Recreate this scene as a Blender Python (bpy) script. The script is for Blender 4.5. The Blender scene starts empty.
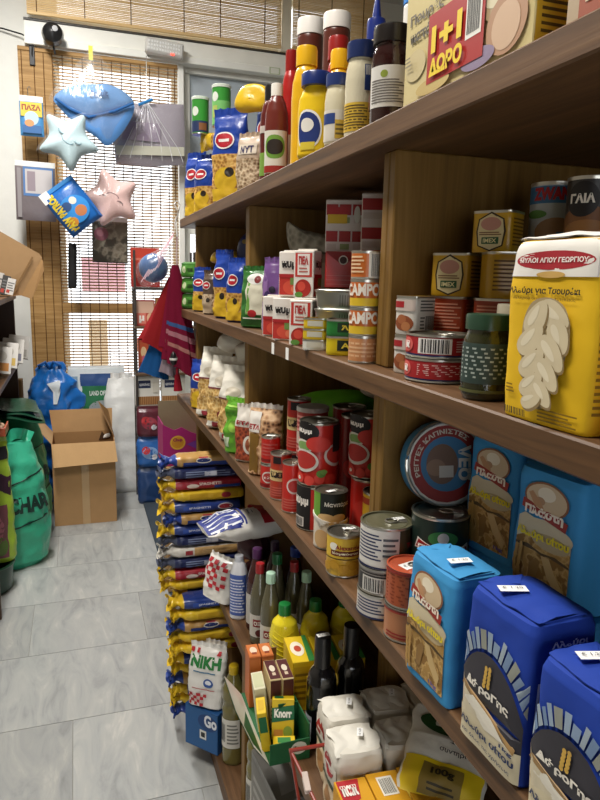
import bpy, math, random
from mathutils import Vector, Matrix, noise
random.seed(7)
SC = bpy.context.scene
COL = SC.collection
PI = math.pi

# ------------------------------------------------------------------ materials
def lin(h):
    h = h.lstrip('#')
    f = lambda c: c/12.92 if c <= .04045 else ((c+.055)/1.055)**2.4
    return tuple(f(int(h[i:i+2], 16)/255) for i in (0, 2, 4)) + (1.0,)
_M = {}
def newmat(name):
    m = bpy.data.materials.new(name); m.use_nodes = True
    nt = m.node_tree; b = nt.nodes['Principled BSDF']
    return m, nt, b
def N(nt, typ, **kw):
    n = nt.nodes.new(typ)
    for k, v in kw.items():
        if k in n.inputs: n.inputs[k].default_value = v
        else: setattr(n, k, v)
    return n
KIND = dict(p=(.75, 0, .3), g=(.28, 0, .5), m=(.3, .9, .5), f=(.3, 0, .5), c=(.85, 0, .2), w=(.95, 0, .1), s=(.5, 0, .4), l=(.1, 0, .5))
def M(hexc, k='s'):
    """flat ink / plastic / foil / cloth with a slight procedural mottling and bump"""
    key = (hexc, k)
    if key in _M: return _M[key]
    m, nt, b = newmat('ink_%s_%s' % (hexc, k))
    r, me, sp = KIND[k]
    b.inputs['Roughness'].default_value = r
    b.inputs['Metallic'].default_value = me
    b.inputs['Specular IOR Level'].default_value = sp
    tc = N(nt, 'ShaderNodeTexCoord')
    no = N(nt, 'ShaderNodeTexNoise', Scale=18.0 if k in 'cw' else 9.0, Detail=3.0)
    nt.links.new(tc.outputs['Object'], no.inputs['Vector'])
    hs = N(nt, 'ShaderNodeHueSaturation', Color=lin(hexc))
    mr = N(nt, 'ShaderNodeMapRange')
    mr.inputs['To Min'].default_value = .93; mr.inputs['To Max'].default_value = 1.07
    nt.links.new(no.outputs['Fac'], mr.inputs['Value'])
    nt.links.new(mr.outputs['Result'], hs.inputs['Value'])
    nt.links.new(hs.outputs['Color'], b.inputs['Base Color'])
    if k in 'fcwp':
        n2 = N(nt, 'ShaderNodeTexNoise', Scale={'f': 38., 'c': 60., 'w': 300., 'p': 30.}[k], Detail=2.)
        nt.links.new(tc.outputs['Object'], n2.inputs['Vector'])
        bp = N(nt, 'ShaderNodeBump', Strength={'f': .5, 'c': .15, 'w': .4, 'p': .25}[k], Distance=.004)
        nt.links.new(n2.outputs['Fac'], bp.inputs['Height'])
        nt.links.new(bp.outputs['Normal'], b.inputs['Normal'])
    _M[key] = m
    return m
def speckle(name, c1, c2, scale, c3=None, rough=.6, vor=True, bump=.6):
    """visible contents (pasta, beans, pulses, camouflage): cells of two or three colours"""
    if name in _M: return _M[name]
    m, nt, b = newmat(name); b.inputs['Roughness'].default_value = rough
    tc = N(nt, 'ShaderNodeTexCoord')
    t = N(nt, 'ShaderNodeTexVoronoi', Scale=scale) if vor else N(nt, 'ShaderNodeTexNoise', Scale=scale, Detail=3.)
    nt.links.new(tc.outputs['Object'], t.inputs['Vector'])
    cr = N(nt, 'ShaderNodeValToRGB')
    e = cr.color_ramp.elements
    e[0].color = lin(c1); e[1].color = lin(c2)
    if vor: e[0].position = .15; e[1].position = .75
    else:
        e[0].position = .45; e[1].position = .52
    if c3:
        x = e.new(.58 if not vor else .45); x.color = lin(c3)
    nt.links.new(t.outputs[0], cr.inputs['Fac'])
    nt.links.new(cr.outputs['Color'], b.inputs['Base Color'])
    bp = N(nt, 'ShaderNodeBump', Strength=bump, Distance=.004)
    nt.links.new(t.outputs[0], bp.inputs['Height']); bp.invert = vor
    nt.links.new(bp.outputs['Normal'], b.inputs['Normal'])
    _M[name] = m
    return m
def film():
    if 'film' in _M: return _M['film']
    m, nt, b = newmat('clear_film')
    tr = N(nt, 'ShaderNodeBsdfTransparent'); gl = N(nt, 'ShaderNodeBsdfGlossy', Roughness=.22)
    di = N(nt, 'ShaderNodeBsdfDiffuse', Color=(.85, .85, .87, 1))
    tc = N(nt, 'ShaderNodeTexCoord'); no = N(nt, 'ShaderNodeTexNoise', Scale=30., Detail=2.)
    mp = N(nt, 'ShaderNodeMapping'); mp.inputs['Scale'].default_value = (1, 1, .3)
    nt.links.new(tc.outputs['Object'], mp.inputs['Vector']); nt.links.new(mp.outputs['Vector'], no.inputs['Vector'])
    bp = N(nt, 'ShaderNodeBump', Strength=.9, Distance=.01); nt.links.new(no.outputs['Fac'], bp.inputs['Height'])
    nt.links.new(bp.outputs['Normal'], gl.inputs['Normal'])
    m1 = N(nt, 'ShaderNodeMixShader', Fac=.07); m2 = N(nt, 'ShaderNodeMixShader', Fac=.07)
    nt.links.new(tr.outputs[0], m1.inputs[1]); nt.links.new(gl.outputs[0], m1.inputs[2])
    nt.links.new(m1.outputs[0], m2.inputs[1]); nt.links.new(di.outputs[0], m2.inputs[2])
    nt.links.new(m2.outputs[0], nt.nodes['Material Output'].inputs['Surface'])
    _M['film'] = m
    return m
def wood(name, c1, c2, c3, axis=1, rough=.5):
    if name in _M: return _M[name]
    m, nt, b = newmat(name); b.inputs['Roughness'].default_value = rough
    b.inputs['Specular IOR Level'].default_value = .3
    tc = N(nt, 'ShaderNodeTexCoord'); mp = N(nt, 'ShaderNodeMapping')
    s = [22., 22., 22.]; s[axis] = 1.1
    mp.inputs['Scale'].default_value = s
    nt.links.new(tc.outputs['Object'], mp.inputs['Vector'])
    n1 = N(nt, 'ShaderNodeTexNoise', Scale=2.2, Detail=5., Roughness=.65, Distortion=.6)
    nt.links.new(mp.outputs['Vector'], n1.inputs['Vector'])
    cr = N(nt, 'ShaderNodeValToRGB'); e = cr.color_ramp.elements
    e[0].position = .3; e[0].color = lin(c1); e[1].position = .72; e[1].color = lin(c3)
    x = e.new(.5); x.color = lin(c2)
    nt.links.new(n1.outputs['Fac'], cr.inputs['Fac']); nt.links.new(cr.outputs['Color'], b.inputs['Base Color'])
    bp = N(nt, 'ShaderNodeBump', Strength=.15, Distance=.002); nt.links.new(n1.outputs['Fac'], bp.inputs['Height'])
    nt.links.new(bp.outputs['Normal'], b.inputs['Normal'])
    _M[name] = m
    return m
def marble():
    m, nt, b = newmat('grey_marble'); b.inputs['Roughness'].default_value = .32
    tc = N(nt, 'ShaderNodeTexCoord'); at = N(nt, 'ShaderNodeAttribute', attribute_name='tile')
    ad = N(nt, 'ShaderNodeVectorMath', operation='MULTIPLY_ADD')
    nt.links.new(at.outputs['Vector'], ad.inputs[0]); ad.inputs[1].default_value = (9, 9, 9)
    nt.links.new(tc.outputs['Object'], ad.inputs[2])
    mp = N(nt, 'ShaderNodeMapping'); mp.inputs['Rotation'].default_value = (0, 0, .65); mp.inputs['Scale'].default_value = (4.2, 1.1, 1)
    nt.links.new(ad.outputs[0], mp.inputs['Vector'])
    n1 = N(nt, 'ShaderNodeTexNoise', Scale=2.6, Detail=8., Roughness=.62, Distortion=1.2)
    nt.links.new(mp.outputs['Vector'], n1.inputs['Vector'])
    cr = N(nt, 'ShaderNodeValToRGB'); e = cr.color_ramp.elements
    e[0].position = .28; e[0].color = lin('858787'); e[1].position = .75; e[1].color = lin('bdbbb5')
    x = e.new(.46); x.color = lin('9c9e9d'); x = e.new(.6); x.color = lin('a6a7a4')
    nt.links.new(n1.outputs['Fac'], cr.inputs['Fac'])
    hs = N(nt, 'ShaderNodeHueSaturation'); mr = N(nt, 'ShaderNodeMapRange')
    mr.inputs['To Min'].default_value = .88; mr.inputs['To Max'].default_value = 1.06
    sx = N(nt, 'ShaderNodeSeparateXYZ'); nt.links.new(at.outputs['Vector'], sx.inputs[0])
    nt.links.new(sx.outputs[0], mr.inputs['Value']); nt.links.new(mr.outputs['Result'], hs.inputs['Value'])
    nt.links.new(cr.outputs['Color'], hs.inputs['Color']); nt.links.new(hs.outputs['Color'], b.inputs['Base Color'])
    return m
def thin_paper(hexc):
    m, nt, b = newmat('thin_paper_'+hexc)
    d = N(nt, 'ShaderNodeBsdfDiffuse', Color=lin(hexc)); t = N(nt, 'ShaderNodeBsdfTranslucent', Color=lin(hexc)); mx = N(nt, 'ShaderNodeMixShader', Fac=.6)
    nt.links.new(d.outputs[0], mx.inputs[1]); nt.links.new(t.outputs[0], mx.inputs[2]); nt.links.new(mx.outputs[0], nt.nodes['Material Output'].inputs['Surface'])
    return m
def glass_mat():
    m, nt, b = newmat('window_glass')
    tr = N(nt, 'ShaderNodeBsdfTransparent'); gl = N(nt, 'ShaderNodeBsdfGlossy', Roughness=.02)
    mx = N(nt, 'ShaderNodeMixShader', Fac=.06)
    nt.links.new(tr.outputs[0], mx.inputs[1]); nt.links.new(gl.outputs[0], mx.inputs[2])
    nt.links.new(mx.outputs[0], nt.nodes['Material Output'].inputs['Surface'])
    return m
def emit(name, hexc, s):
    m, nt, b = newmat(name)
    b.inputs['Base Color'].default_value = lin(hexc); b.inputs['Emission Color'].default_value = lin(hexc); b.inputs['Emission Strength'].default_value = s
    return m
def clear_bottle(hexc, name):
    if name in _M: return _M[name]
    m, nt, b = newmat(name); b.inputs['Base Color'].default_value = lin(hexc); b.inputs['Roughness'].default_value = .08
    b.inputs['Coat Weight'].default_value = .6; b.inputs['Coat Roughness'].default_value = .05
    no = N(nt, 'ShaderNodeTexNoise', Scale=25.); bp = N(nt, 'ShaderNodeBump', Strength=.15, Distance=.004)
    nt.links.new(no.outputs['Fac'], bp.inputs['Height']); nt.links.new(bp.outputs['Normal'], b.inputs['Normal'])
    _M[name] = m
    return m

W_SIDE = wood('side_wood', '57401a', '644a1f', '705425', 2, .6)
W_EDGE = wood('shelf_wood', '4c3623', '61452c', '77583c', 1)
W_UP = wood('upright_wood', '684c24', '7c5c2b', '8d6c3a', 2)
W_BACK = wood('back_wood', '44310f', '4f3a15', '5a421b', 2, .6)
CARD = M('b08a5c', 'c'); CARD2 = M('9c7648', 'c')
STEEL = M('c9c6bd', 'm'); DSTEEL = M('8d897c', 'm'); GOLD = M('c8a95a', 'm')

# ------------------------------------------------------------------ mesh builder
class MB:
    def __init__(s): s.v = []; s.f = []; s.mi = []; s.ms = []
    def mid(s, m):
        if m not in s.ms: s.ms.append(m)
        return s.ms.index(m)
    def add(s, vs, fs, m):
        o = len(s.v); i = s.mid(m)
        s.v += [tuple(p) for p in vs]
        for f in fs: s.f.append(tuple(o+k for k in f)); s.mi.append(i)
    def grid(s, f, nu, nv, m, wrap=False):
        vs = [f(i/nu, j/nv) for j in range(nv+1) for i in range(nu if wrap else nu+1)]
        r = nu if wrap else nu+1; fs = []
        for j in range(nv):
            for i in range(nu):
                a = j*r+i; b = j*r+(i+1) % r
                fs.append((a, b, b+r, a+r))
        s.add(vs, fs, m)
    def box(s, x0, y0, z0, x1, y1, z1, m, c=0):
        if c <= 0:
            vs = [(x, y, z) for z in (z0, z1) for y in (y0, y1) for x in (x0, x1)]
            s.add(vs, [(0, 2, 3, 1), (4, 5, 7, 6), (0, 1, 5, 4), (2, 6, 7, 3), (0, 4, 6, 2), (1, 3, 7, 5)], m)
            return
        vs = []; idx = {}
        for sx in (0, 1):
            for sy in (0, 1):
                for sz in (0, 1):
                    X, Y, Z = (x0, x1)[sx], (y0, y1)[sy], (z0, z1)[sz]
                    dx, dy, dz = (c, -c)[sx], (c, -c)[sy], (c, -c)[sz]
                    idx[sx, sy, sz] = len(vs)
                    vs += [(X, Y+dy, Z+dz), (X+dx, Y, Z+dz), (X+dx, Y+dy, Z)]
        I = lambda a, b, d, k: idx[a, b, d]+k
        fs = []
        for a in (0, 1):
            q = [(0, 0), (1, 0), (1, 1), (0, 1)]
            f0 = [I(a, p, r, 0) for p, r in q]; f1 = [I(p, a, r, 1) for p, r in q]; f2 = [I(p, r, a, 2) for p, r in q]
            fs += [f0 if a else f0[::-1], f1[::-1] if a else f1, f2 if a else f2[::-1]]
        for a in (0, 1):
            for b in (0, 1):
                e = [[I(a, b, 0, 0), I(a, b, 0, 1), I(a, b, 1, 1), I(a, b, 1, 0)],
                     [I(a, 0, b, 0), I(a, 0, b, 2), I(a, 1, b, 2), I(a, 1, b, 0)],
                     [I(0, a, b, 1), I(0, a, b, 2), I(1, a, b, 2), I(1, a, b, 1)]]
                fs += e
        for k in idx.values(): fs.append((k, k+1, k+2))
        cx = Vector(((x0+x1)/2, (y0+y1)/2, (z0+z1)/2)); out = []
        for f in fs:
            P = [Vector(vs[k]) for k in f]; n = (P[1]-P[0]).cross(P[2]-P[0])
            out.append(f if n.dot(sum(P, Vector())/len(P)-cx) > 0 else f[::-1])
        s.add(vs, out, m)
    def tube(s, pts, r, m, n=8, r2=None):
        pts = [Vector(p) for p in pts]; vs = []; fs = []
        for i, p in enumerate(pts):
            d = (pts[min(i+1, len(pts)-1)]-pts[max(i-1, 0)]).normalized()
            a = d.orthogonal().normalized() if abs(d.z) > .99 else d.cross(Vector((0, 0, 1))).normalized()
            b = d.cross(a); rr = r if r2 is None else r+(r2-r)*i/(len(pts)-1)
            vs += [p+rr*(a*math.cos(2*PI*k/n)+b*math.sin(2*PI*k/n)) for k in range(n)]
        for i in range(len(pts)-1):
            for k in range(n): fs.append((i*n+k, i*n+(k+1) % n, (i+1)*n+(k+1) % n, (i+1)*n+k))
        fs += [tuple(range(n))[::-1], tuple((len(pts)-1)*n+k for k in range(n))]
        s.add(vs, fs, m)
    def lathe(s, prof, m, n=32, cx=0, cy=0):
        vs = [(cx+r*math.cos(2*PI*k/n), cy+r*math.sin(2*PI*k/n), z) for r, z in prof for k in range(n)]
        fs = [(i*n+k, i*n+(k+1) % n, (i+1)*n+(k+1) % n, (i+1)*n+k) for i in range(len(prof)-1) for k in range(n)]
        fs += [tuple(range(n))[::-1], tuple((len(prof)-1)*n+k for k in range(n))]
        s.add(vs, fs, m)
    def loft(s, L, m, seg=40, nz=24, z0=0, z1=None, caps=(1, 1)):
        z1 = L.h if z1 is None else z1
        zs = [z0+(z1-z0)*j/nz for j in range(nz+1)]
        zs = sorted(set([round(z, 5) for z in zs]+[round(p[0], 5) for p in L.prof if z0 < p[0] < z1]))
        vs = [L.ring(2*PI*k/seg, z, 0) for z in zs for k in range(seg)]
        nn = len(zs)
        fs = [(i*seg+k, i*seg+(k+1) % seg, (i+1)*seg+(k+1) % seg, (i+1)*seg+k) for i in range(nn-1) for k in range(seg)]
        if caps[0]: fs.append(tuple(range(seg))[::-1])
        if caps[1]: fs.append(tuple((nn-1)*seg+k for k in range(seg)))
        s.add(vs, fs, m)
    def deco(s, fm, items, o=.0005, st=.0003):
        """printed areas and lettering laid on a surface map fm(u, v, offset)"""
        for it in items:
            t = it[0]; m = it[6] if t == 't' else it[-1]
            if isinstance(m, str): m = M(m, 's')
            if t == 'r':
                u0, v0, u1, v1 = it[1:5]; oo = o
                s.grid(lambda a, b: fm(u0+(u1-u0)*a, v0+(v1-v0)*b, oo), 4+int(20*abs(u1-u0)), 4+int(24*abs(v1-v0)), m)
            elif t == 'e':
                cu, cv, ru, rv = it[1:5]; oo = o; n = 24
                vs = [fm(cu, cv, oo)]; fs = []
                R = 2 if ru < .12 else 5
                for q in range(1, R+1):
                    vs += [fm(cu+ru*q/R*math.cos(2*PI*k/n), cv+rv*q/R*math.sin(2*PI*k/n), oo) for k in range(n)]
                s.add(vs, fan(n, R), m)
            elif t == 'y':
                P = it[1]; oo = o; c = (sum(p[0] for p in P)/len(P), sum(p[1] for p in P)/len(P))
                n = len(P); vs = [fm(c[0], c[1], oo)]
                R = 5 if max(abs(p[1]-c[1])+abs(p[0]-c[0]) for p in P) > .15 else 2
                for q in range(1, R+1): vs += [fm(c[0]+(p[0]-c[0])*q/R, c[1]+(p[1]-c[1])*q/R, oo) for p in P]
                s.add(vs, fan(n, R), m)
            elif t == 't':
                u0, v0, u1, v1 = it[2:6]; vs, fs = glyphs(it[1], it[7] if len(it) > 7 else .02)
                oo = o+st*2+.0002
                s.add([fm(u0+(u1-u0)*x, v0+(v1-v0)*y, oo) for x, y in vs], fs, m)
            elif t == 'b':   # barcode
                u0, v0, u1, v1 = it[1:5]; oo = o; rn = random.Random(3); x = u0
                while x < u1:
                    w = (u1-u0)*rn.choice((.02, .03, .05)); x2 = min(x+w, u1); xx = x
                    s.grid(lambda a, b: fm(xx+(x2-xx)*a, v0+(v1-v0)*b, oo), 1, 2, m); x += w*2.0
            elif t == 'l':   # rules of fine print
                u0, v0, u1, v1, k = it[1:6]; oo = o
                for q in range(k):
                    a0 = v0+(v1-v0)*(q+.25)/k; a1 = v0+(v1-v0)*(q+.7)/k; ue = u1-(u1-u0)*.3*((q*7) % 3)/3
                    s.grid(lambda a, b: fm(u0+(ue-u0)*a, a0+(a1-a0)*b, oo), 6, 1, m)
            o += st
    def build(s, name, parent=None, loc=None, rot=None, smooth=35):
        me = bpy.data.meshes.new(name)
        me.from_pydata(s.v, [], s.f)
        for m in s.ms: me.materials.append(m)
        me.polygons.foreach_set('material_index', s.mi)
        if smooth:
            me.polygons.foreach_set('use_smooth', [True]*len(s.f))
            me.set_sharp_from_angle(angle=math.radians(smooth))
        me.update()
        o = bpy.data.objects.new(name, me); COL.objects.link(o)
        if parent: o.parent = parent
        if loc: o.location = loc
        if rot: o.rotation_euler = rot
        return o

def fan(n, R):
    return [(0, 1+k, 1+(k+1) % n) for k in range(n)]+[(1+r*n+k, 1+r*n+n+k, 1+r*n+n+(k+1) % n, 1+r*n+(k+1) % n) for r in range(R-1) for k in range(n)]
_G = {}
def glyphs(text, bold=.02):
    if (text, bold) in _G: return _G[text, bold]
    cu = bpy.data.curves.new('lettering', 'FONT'); cu.body = text; cu.offset = bold; cu.resolution_u = 3
    cu.align_x = 'CENTER'
    ob = bpy.data.objects.new('lettering', cu); COL.objects.link(ob)
    dg = bpy.context.evaluated_depsgraph_get(); ev = ob.evaluated_get(dg); me = ev.to_mesh()
    vs = [(v.co.x, v.co.y) for v in me.vertices]; fs = [tuple(p.vertices) for p in me.polygons]
    ev.to_mesh_clear(); bpy.data.objects.remove(ob); bpy.data.curves.remove(cu)
    x0 = min(v[0] for v in vs); x1 = max(v[0] for v in vs); y0 = min(v[1] for v in vs); y1 = max(v[1] for v in vs)
    vs = [((x-x0)/(x1-x0), (y-y0)/max(y1-y0, 1e-6)) for x, y in vs]
    _G[text, bold] = (vs, fs)
    return vs, fs

class Loft:
    """a body of super-elliptic sections: prof = [(z, width, depth, n), ...]"""
    def __init__(s, prof, wr=0, fr=25, seed=0, bend=0):
        s.prof = prof; s.h = prof[-1][0]; s.wr = wr; s.fr = fr; s.sd = Vector((seed*3.7, seed*1.3, seed*2.1)); s.bend = bend; s.sq = max(p[3] for p in prof) > 2.05
    def sec(s, z):
        p = s.prof
        if z <= p[0][0]: return p[0][1:]
        for a, b in zip(p, p[1:]):
            if z <= b[0]:
                t = (z-a[0])/max(b[0]-a[0], 1e-9)
                return tuple(x+(y-x)*t for x, y in zip(a[1:], b[1:]))
        return p[-1][1:]
    def fin(s, x, y, z):
        if s.wr:
            l = math.hypot(x, y) or 1; d = s.wr*noise.noise(Vector((x*s.fr, y*s.fr, z*s.fr))+s.sd)
            d += .5*s.wr*noise.noise(Vector((x*s.fr*2.3, y*s.fr*2.3, z*s.fr*2.3))+s.sd)
            x += d*x/l; y += d*y/l
        if s.bend: y += s.bend*(z/s.h)**2
        return (x, y, z)
    def ring(s, a, z, o):
        w, d, n = s.sec(z); ca, sa = math.cos(a), math.sin(a)
        if not s.sq: x, y = (w/2)*ca, (d/2)*sa
        else:
            # walk a square evenly and pull it in to the super-ellipse
            q = (a/(2*PI)*8) % 8
            px, py = (1, q) if q <= 1 else (2-q, 1) if q <= 3 else (-1, 4-q) if q <= 5 else (q-6, -1) if q <= 7 else (1, q-8)
            k = (abs(px)**n+abs(py)**n)**(-1/n); x, y = w/2*px*k, d/2*py*k
        x, y, z = s.fin(x, y, z)
        if o:
            l = math.hypot(x/w, y/d) or 1; nx, ny = x/(w*w), y/(d*d); l = math.hypot(nx, ny) or 1
            x += o*nx/l; y += o*ny/l
        return (x, y, z)
    def wrap(s, u, v, o):      # half the girth, centred on the front
        return s.ring(-PI/2+(u-.5)*PI, v*s.h, o)
    def front(s, u, v, o):
        w, d, n = s.sec(v*s.h); t = max(-.999, min(.999, 2*u-1))
        x, y, z = s.fin(w/2*t, -(d/2)*(1-abs(t)**n)**(1/n), v*s.h)
        return (x, y-o, z)
    def right(s, u, v, o):
        w, d, n = s.sec(v*s.h); t = max(-.999, min(.999, 2*u-1))
        x, y, z = s.fin((w/2)*(1-abs(t)**n)**(1/n), d/2*t, v*s.h)
        return (x+o, y, z)
    def left(s, u, v, o):
        w, d, n = s.sec(v*s.h); t = max(-.999, min(.999, 2*u-1))
        x, y, z = s.fin(-(w/2)*(1-abs(t)**n)**(1/n), -d/2*t, v*s.h)
        return (x-o, y, z)
    def top(s, u, v, o):
        w, d, n = s.sec(s.h); return ((u-.5)*w, (v-.5)*d, s.h+o)
class BoxMap:
    def __init__(s, w, d, h): s.w, s.d, s.h = w, d, h
    def front(s, u, v, o): return ((u-.5)*s.w, -s.d/2-o, v*s.h)
    def right(s, u, v, o): return (s.w/2+o, (u-.5)*s.d, v*s.h)
    def left(s, u, v, o): return (-s.w/2-o, (.5-u)*s.d, v*s.h)
    def top(s, u, v, o): return ((u-.5)*s.w, (v-.5)*s.d, s.h+o)

# ------------------------------------------------------------------ things and parts
def tag(o, label, cat, group=None):
    o['label'] = label; o['category'] = cat
    if group: o['group'] = group
    return o
def thing(name, label, cat, loc=(0, 0, 0), rot=0, group=None):
    o = bpy.data.objects.new(name, None); COL.objects.link(o); o.empty_display_size = .05
    o.location = loc; o.rotation_euler = rot if isinstance(rot, (tuple, list)) else (0, 0, math.radians(rot))
    return tag(o, label, cat, group)
def struct(o):
    o['kind'] = 'structure'; return o
def copy_tree(o, loc, rot=None, label=None, parent=None):
    c = o.copy(); COL.objects.link(c)
    if parent: c.parent = parent
    else:
        c.location = loc
        if rot is not None: c.rotation_euler = rot
        if label: c['label'] = label
    for ch in list(o.children): copy_tree(ch, None, parent=c)
    return c
# ------------------------------------------------------------------ kinds of goods
def can(name, label, loc, w, h, rot, base, deco=(), group=None, cat='can', top='m', tab=True, bands=(), lidhex=None, d=None, n=2, wrapmap=True, sticker=None):
    t = thing(name, label, cat, loc, rot, group); d = d or w
    r = .0022
    L = Loft([(0, w*.97, d*.97, n), (.0015, w, d, n), (.003, w*.985, d*.985, n), (h-.004, w*.985, d*.985, n), (h-.0025, w*1.005, d*1.005, n), (h, w, d, n)])
    b = MB(); seg = 44
    b.loft(L, STEEL, seg, 1, 0, .0035, (1, 0)); b.loft(L, base if not isinstance(base, str) else M(base, 'g'), seg, 6, .0035, h-.0045, (0, 0))
    b.loft(L, STEEL, seg, 1, h-.0045, h, (0, 0))
    for v0, v1, hx in bands:
        z0, z1 = v0*h, v1*h
        b.grid(lambda u, v: L.ring(2*PI*u, z0+(z1-z0)*v, .0003), seg, 2, M(hx, 'g'), wrap=True)
    b.deco(L.wrap if wrapmap else L.front, deco)
    b.build('body', t)
    lid = MB(); lm = DSTEEL if top == 'm' else (GOLD if top == 'g' else M(top, 'g'))
    if lidhex:   # snap-on plastic lid
        Q = Loft([(h-.006, w*1.03, d*1.03, n), (h+.003, w*1.03, d*1.03, n), (h+.0045, w*.98, d*.98, n)])
        lid.loft(Q, M(lidhex, 'g'), seg, 3, h-.006, h+.0045)
        lo = lid.build('lid', t)
    else:
        q = [(1.0, 0), (.93, .0), (.92, -.003), (.80, -.003), (.78, -.0022), (.7, -.0028), (.3, -.0028)]
        vs = []; fs = []
        for k, (s, dz) in enumerate(q):
            for a in range(seg):
                x, y, z = L.ring(2*PI*a/seg, h, 0); vs.append((x*s, y*s, h+dz))
        for k in range(len(q)-1):
            for a in range(seg): fs.append((k*seg+a, k*seg+(a+1) % seg, (k+1)*seg+(a+1) % seg, (k+1)*seg+a))
        fs.append(tuple((len(q)-1)*seg+a for a in range(seg)))
        lid.add(vs, fs, lm); lo = lid.build('lid', t)
        if tab:
            p = MB(); k = min(w, d)
            pts = [(k*.13*math.cos(a)+k*.1, k*.1*math.sin(a), h-.0012) for a in [2*PI*i/14 for i in range(15)]]
            p.tube(pts, .0013, STEEL, 6); p.box(k*.2, -k*.07, h-.0022, k*.38, k*.07, h-.0008, STEEL)
            p.build('pull_tab', lo)
    if sticker: price_sticker(t, *sticker)
    return t
def price_sticker(parent, x, y, z, w=.022, d=.012, rz=0, rx=0, ry=0):
    b = MB(); b.box(-w/2, -d/2, 0, w/2, d/2, .0004, M('f4f4f2', 'p'))
    B = BoxMap(w, d, .0004); b.deco(B.top, [('t', '€ 1,20', .12, .3, .85, .7, '555555', 0)])
    o = b.build('price_sticker', parent, (x, y, z), (math.radians(rx), math.radians(ry), math.radians(rz))); o['label'] = 'white price sticker'
    return o
def bottle(name, label, loc, rot, prof, body, cap, deco=(), group=None, cat='bottle', bands=(), caplabel=None, nozzle=None, seg=36, wr=0, sticker=None):
    """prof [(z,w,d,n)], cap (z0,z1,w,hex[,taper])"""
    t = thing(name, label, cat, loc, rot, group)
    L = Loft(prof, wr, 60); b = MB()
    b.loft(L, body if not isinstance(body, str) else M(body, 'g'), seg, 30)
    for v0, v1, mm in bands:
        z0, z1 = v0*L.h, v1*L.h
        b.grid(lambda u, v: L.ring(2*PI*u, z0+(z1-z0)*v, .0004), seg, 6, mm if not isinstance(mm, str) else M(mm, 's'), wrap=True)
    b.deco(L.wrap, deco); b.build('body', t)
    z0, z1, w, hx = cap[:4]; c = MB(); ta = cap[4] if len(cap) > 4 else .96
    n = 40; vs = []; pr = [(w*.5, z0), (w*.5, z0+(z1-z0)*.85), (w*.5*ta, z1-.0005), (w*.42*ta, z1)]
    for r_, z in pr:
        for k in range(n):
            rr = r_*(1.015 if k % 2 and z < z1-.001 else 1)
            vs.append((rr*math.cos(2*PI*k/n), rr*math.sin(2*PI*k/n), z))
    fs = [(i*n+k, i*n+(k+1) % n, (i+1)*n+(k+1) % n, (i+1)*n+k) for i in range(3) for k in range(n)]
    fs += [tuple(range(n))[::-1], tuple(3*n+k for k in range(n))]
    c.add(vs, fs, M(hx, 'g'))
    o = c.build('cap', t)
    if nozzle:
        q = MB(); q.lathe([(nozzle[0]/2, z1-.001), (nozzle[1]/2, z1+nozzle[2]), (nozzle[1]*.3, z1+nozzle[2]+.004)], M(hx, 'g'), 24); q.build('nozzle', o)
    if sticker: price_sticker(t, *sticker)
    return t
def bag(name, label, loc, w, d, h, rot, base, bands=(), deco=(), seed=1, group=None, cat='packet', wr=.005, tip=.0, lean=0, top=None, n=2.6, side=None, sticker=None, bend=0):
    """soft pillow bag standing on its bottom with a crimped top"""
    t = thing(name, label, cat, (loc[0], loc[1], loc[2]+abs(math.sin(math.radians(lean)))*d*.42), (math.radians(lean), 0, math.radians(rot)), group)
    L = Loft([(0, w*.86, d*.7, n+.6), (h*.03, w*.95, d*.93, n+.4), (h*.3, w, d, n), (h*.6, w*.98, d*.93, n), (h*.8, w*.96, d*.68, n-.2), (h*.9, w*.95, d*.3, 2.2), (h*.93, w*.95, .006, 2.1), (h*.94, w*.95, .005, 2.1)], wr, 28, seed, bend)
    b = MB(); bm = base if not isinstance(base, str) else M(base, 'f')
    b.loft(L, bm, 44, 34)
    for v0, v1, mm in bands:
        z0, z1 = v0*h, v1*h
        b.grid(lambda u, v: L.ring(2*PI*u, z0+(z1-z0)*v, .0006), 44, max(3, int(34*(v1-v0))), mm if not isinstance(mm, str) else M(mm, 'f'), wrap=True)
    H = L.h; L.h = h; b.deco(lambda u, v, o: L.front(u, v, o+.0008), deco, .0011, .0003)
    if side: b.deco(lambda u, v, o: L.right(u, v, o+.0008), side)
    b.build('bag', t)
    s = MB(); tm = top or bm
    if isinstance(tm, str): tm = M(tm, 'f')
    L.h = H
    s.grid(lambda u, v: ((u-.5)*w*.95*(1+.03*v), L.bend*1.0+.0035*math.sin(u*31+seed)*(v+.2)+tip*v*v, h*.935+v*h*.075+.004*noise.noise(Vector((u*9, seed, v)))*v), 26, 4, tm)
    s.grid(lambda u, v: ((u-.5)*w*.95*(1+.03*v), L.bend*1.0+.0035*math.sin(u*31+seed)*(v+.2)+tip*v*v+.0012, h*.935+v*h*.075+.004*noise.noise(Vector((u*9, seed, v)))*v), 26, 4, tm)
    s.build('top_seal', t)
    if sticker: price_sticker(t, *sticker)
    return t
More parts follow.
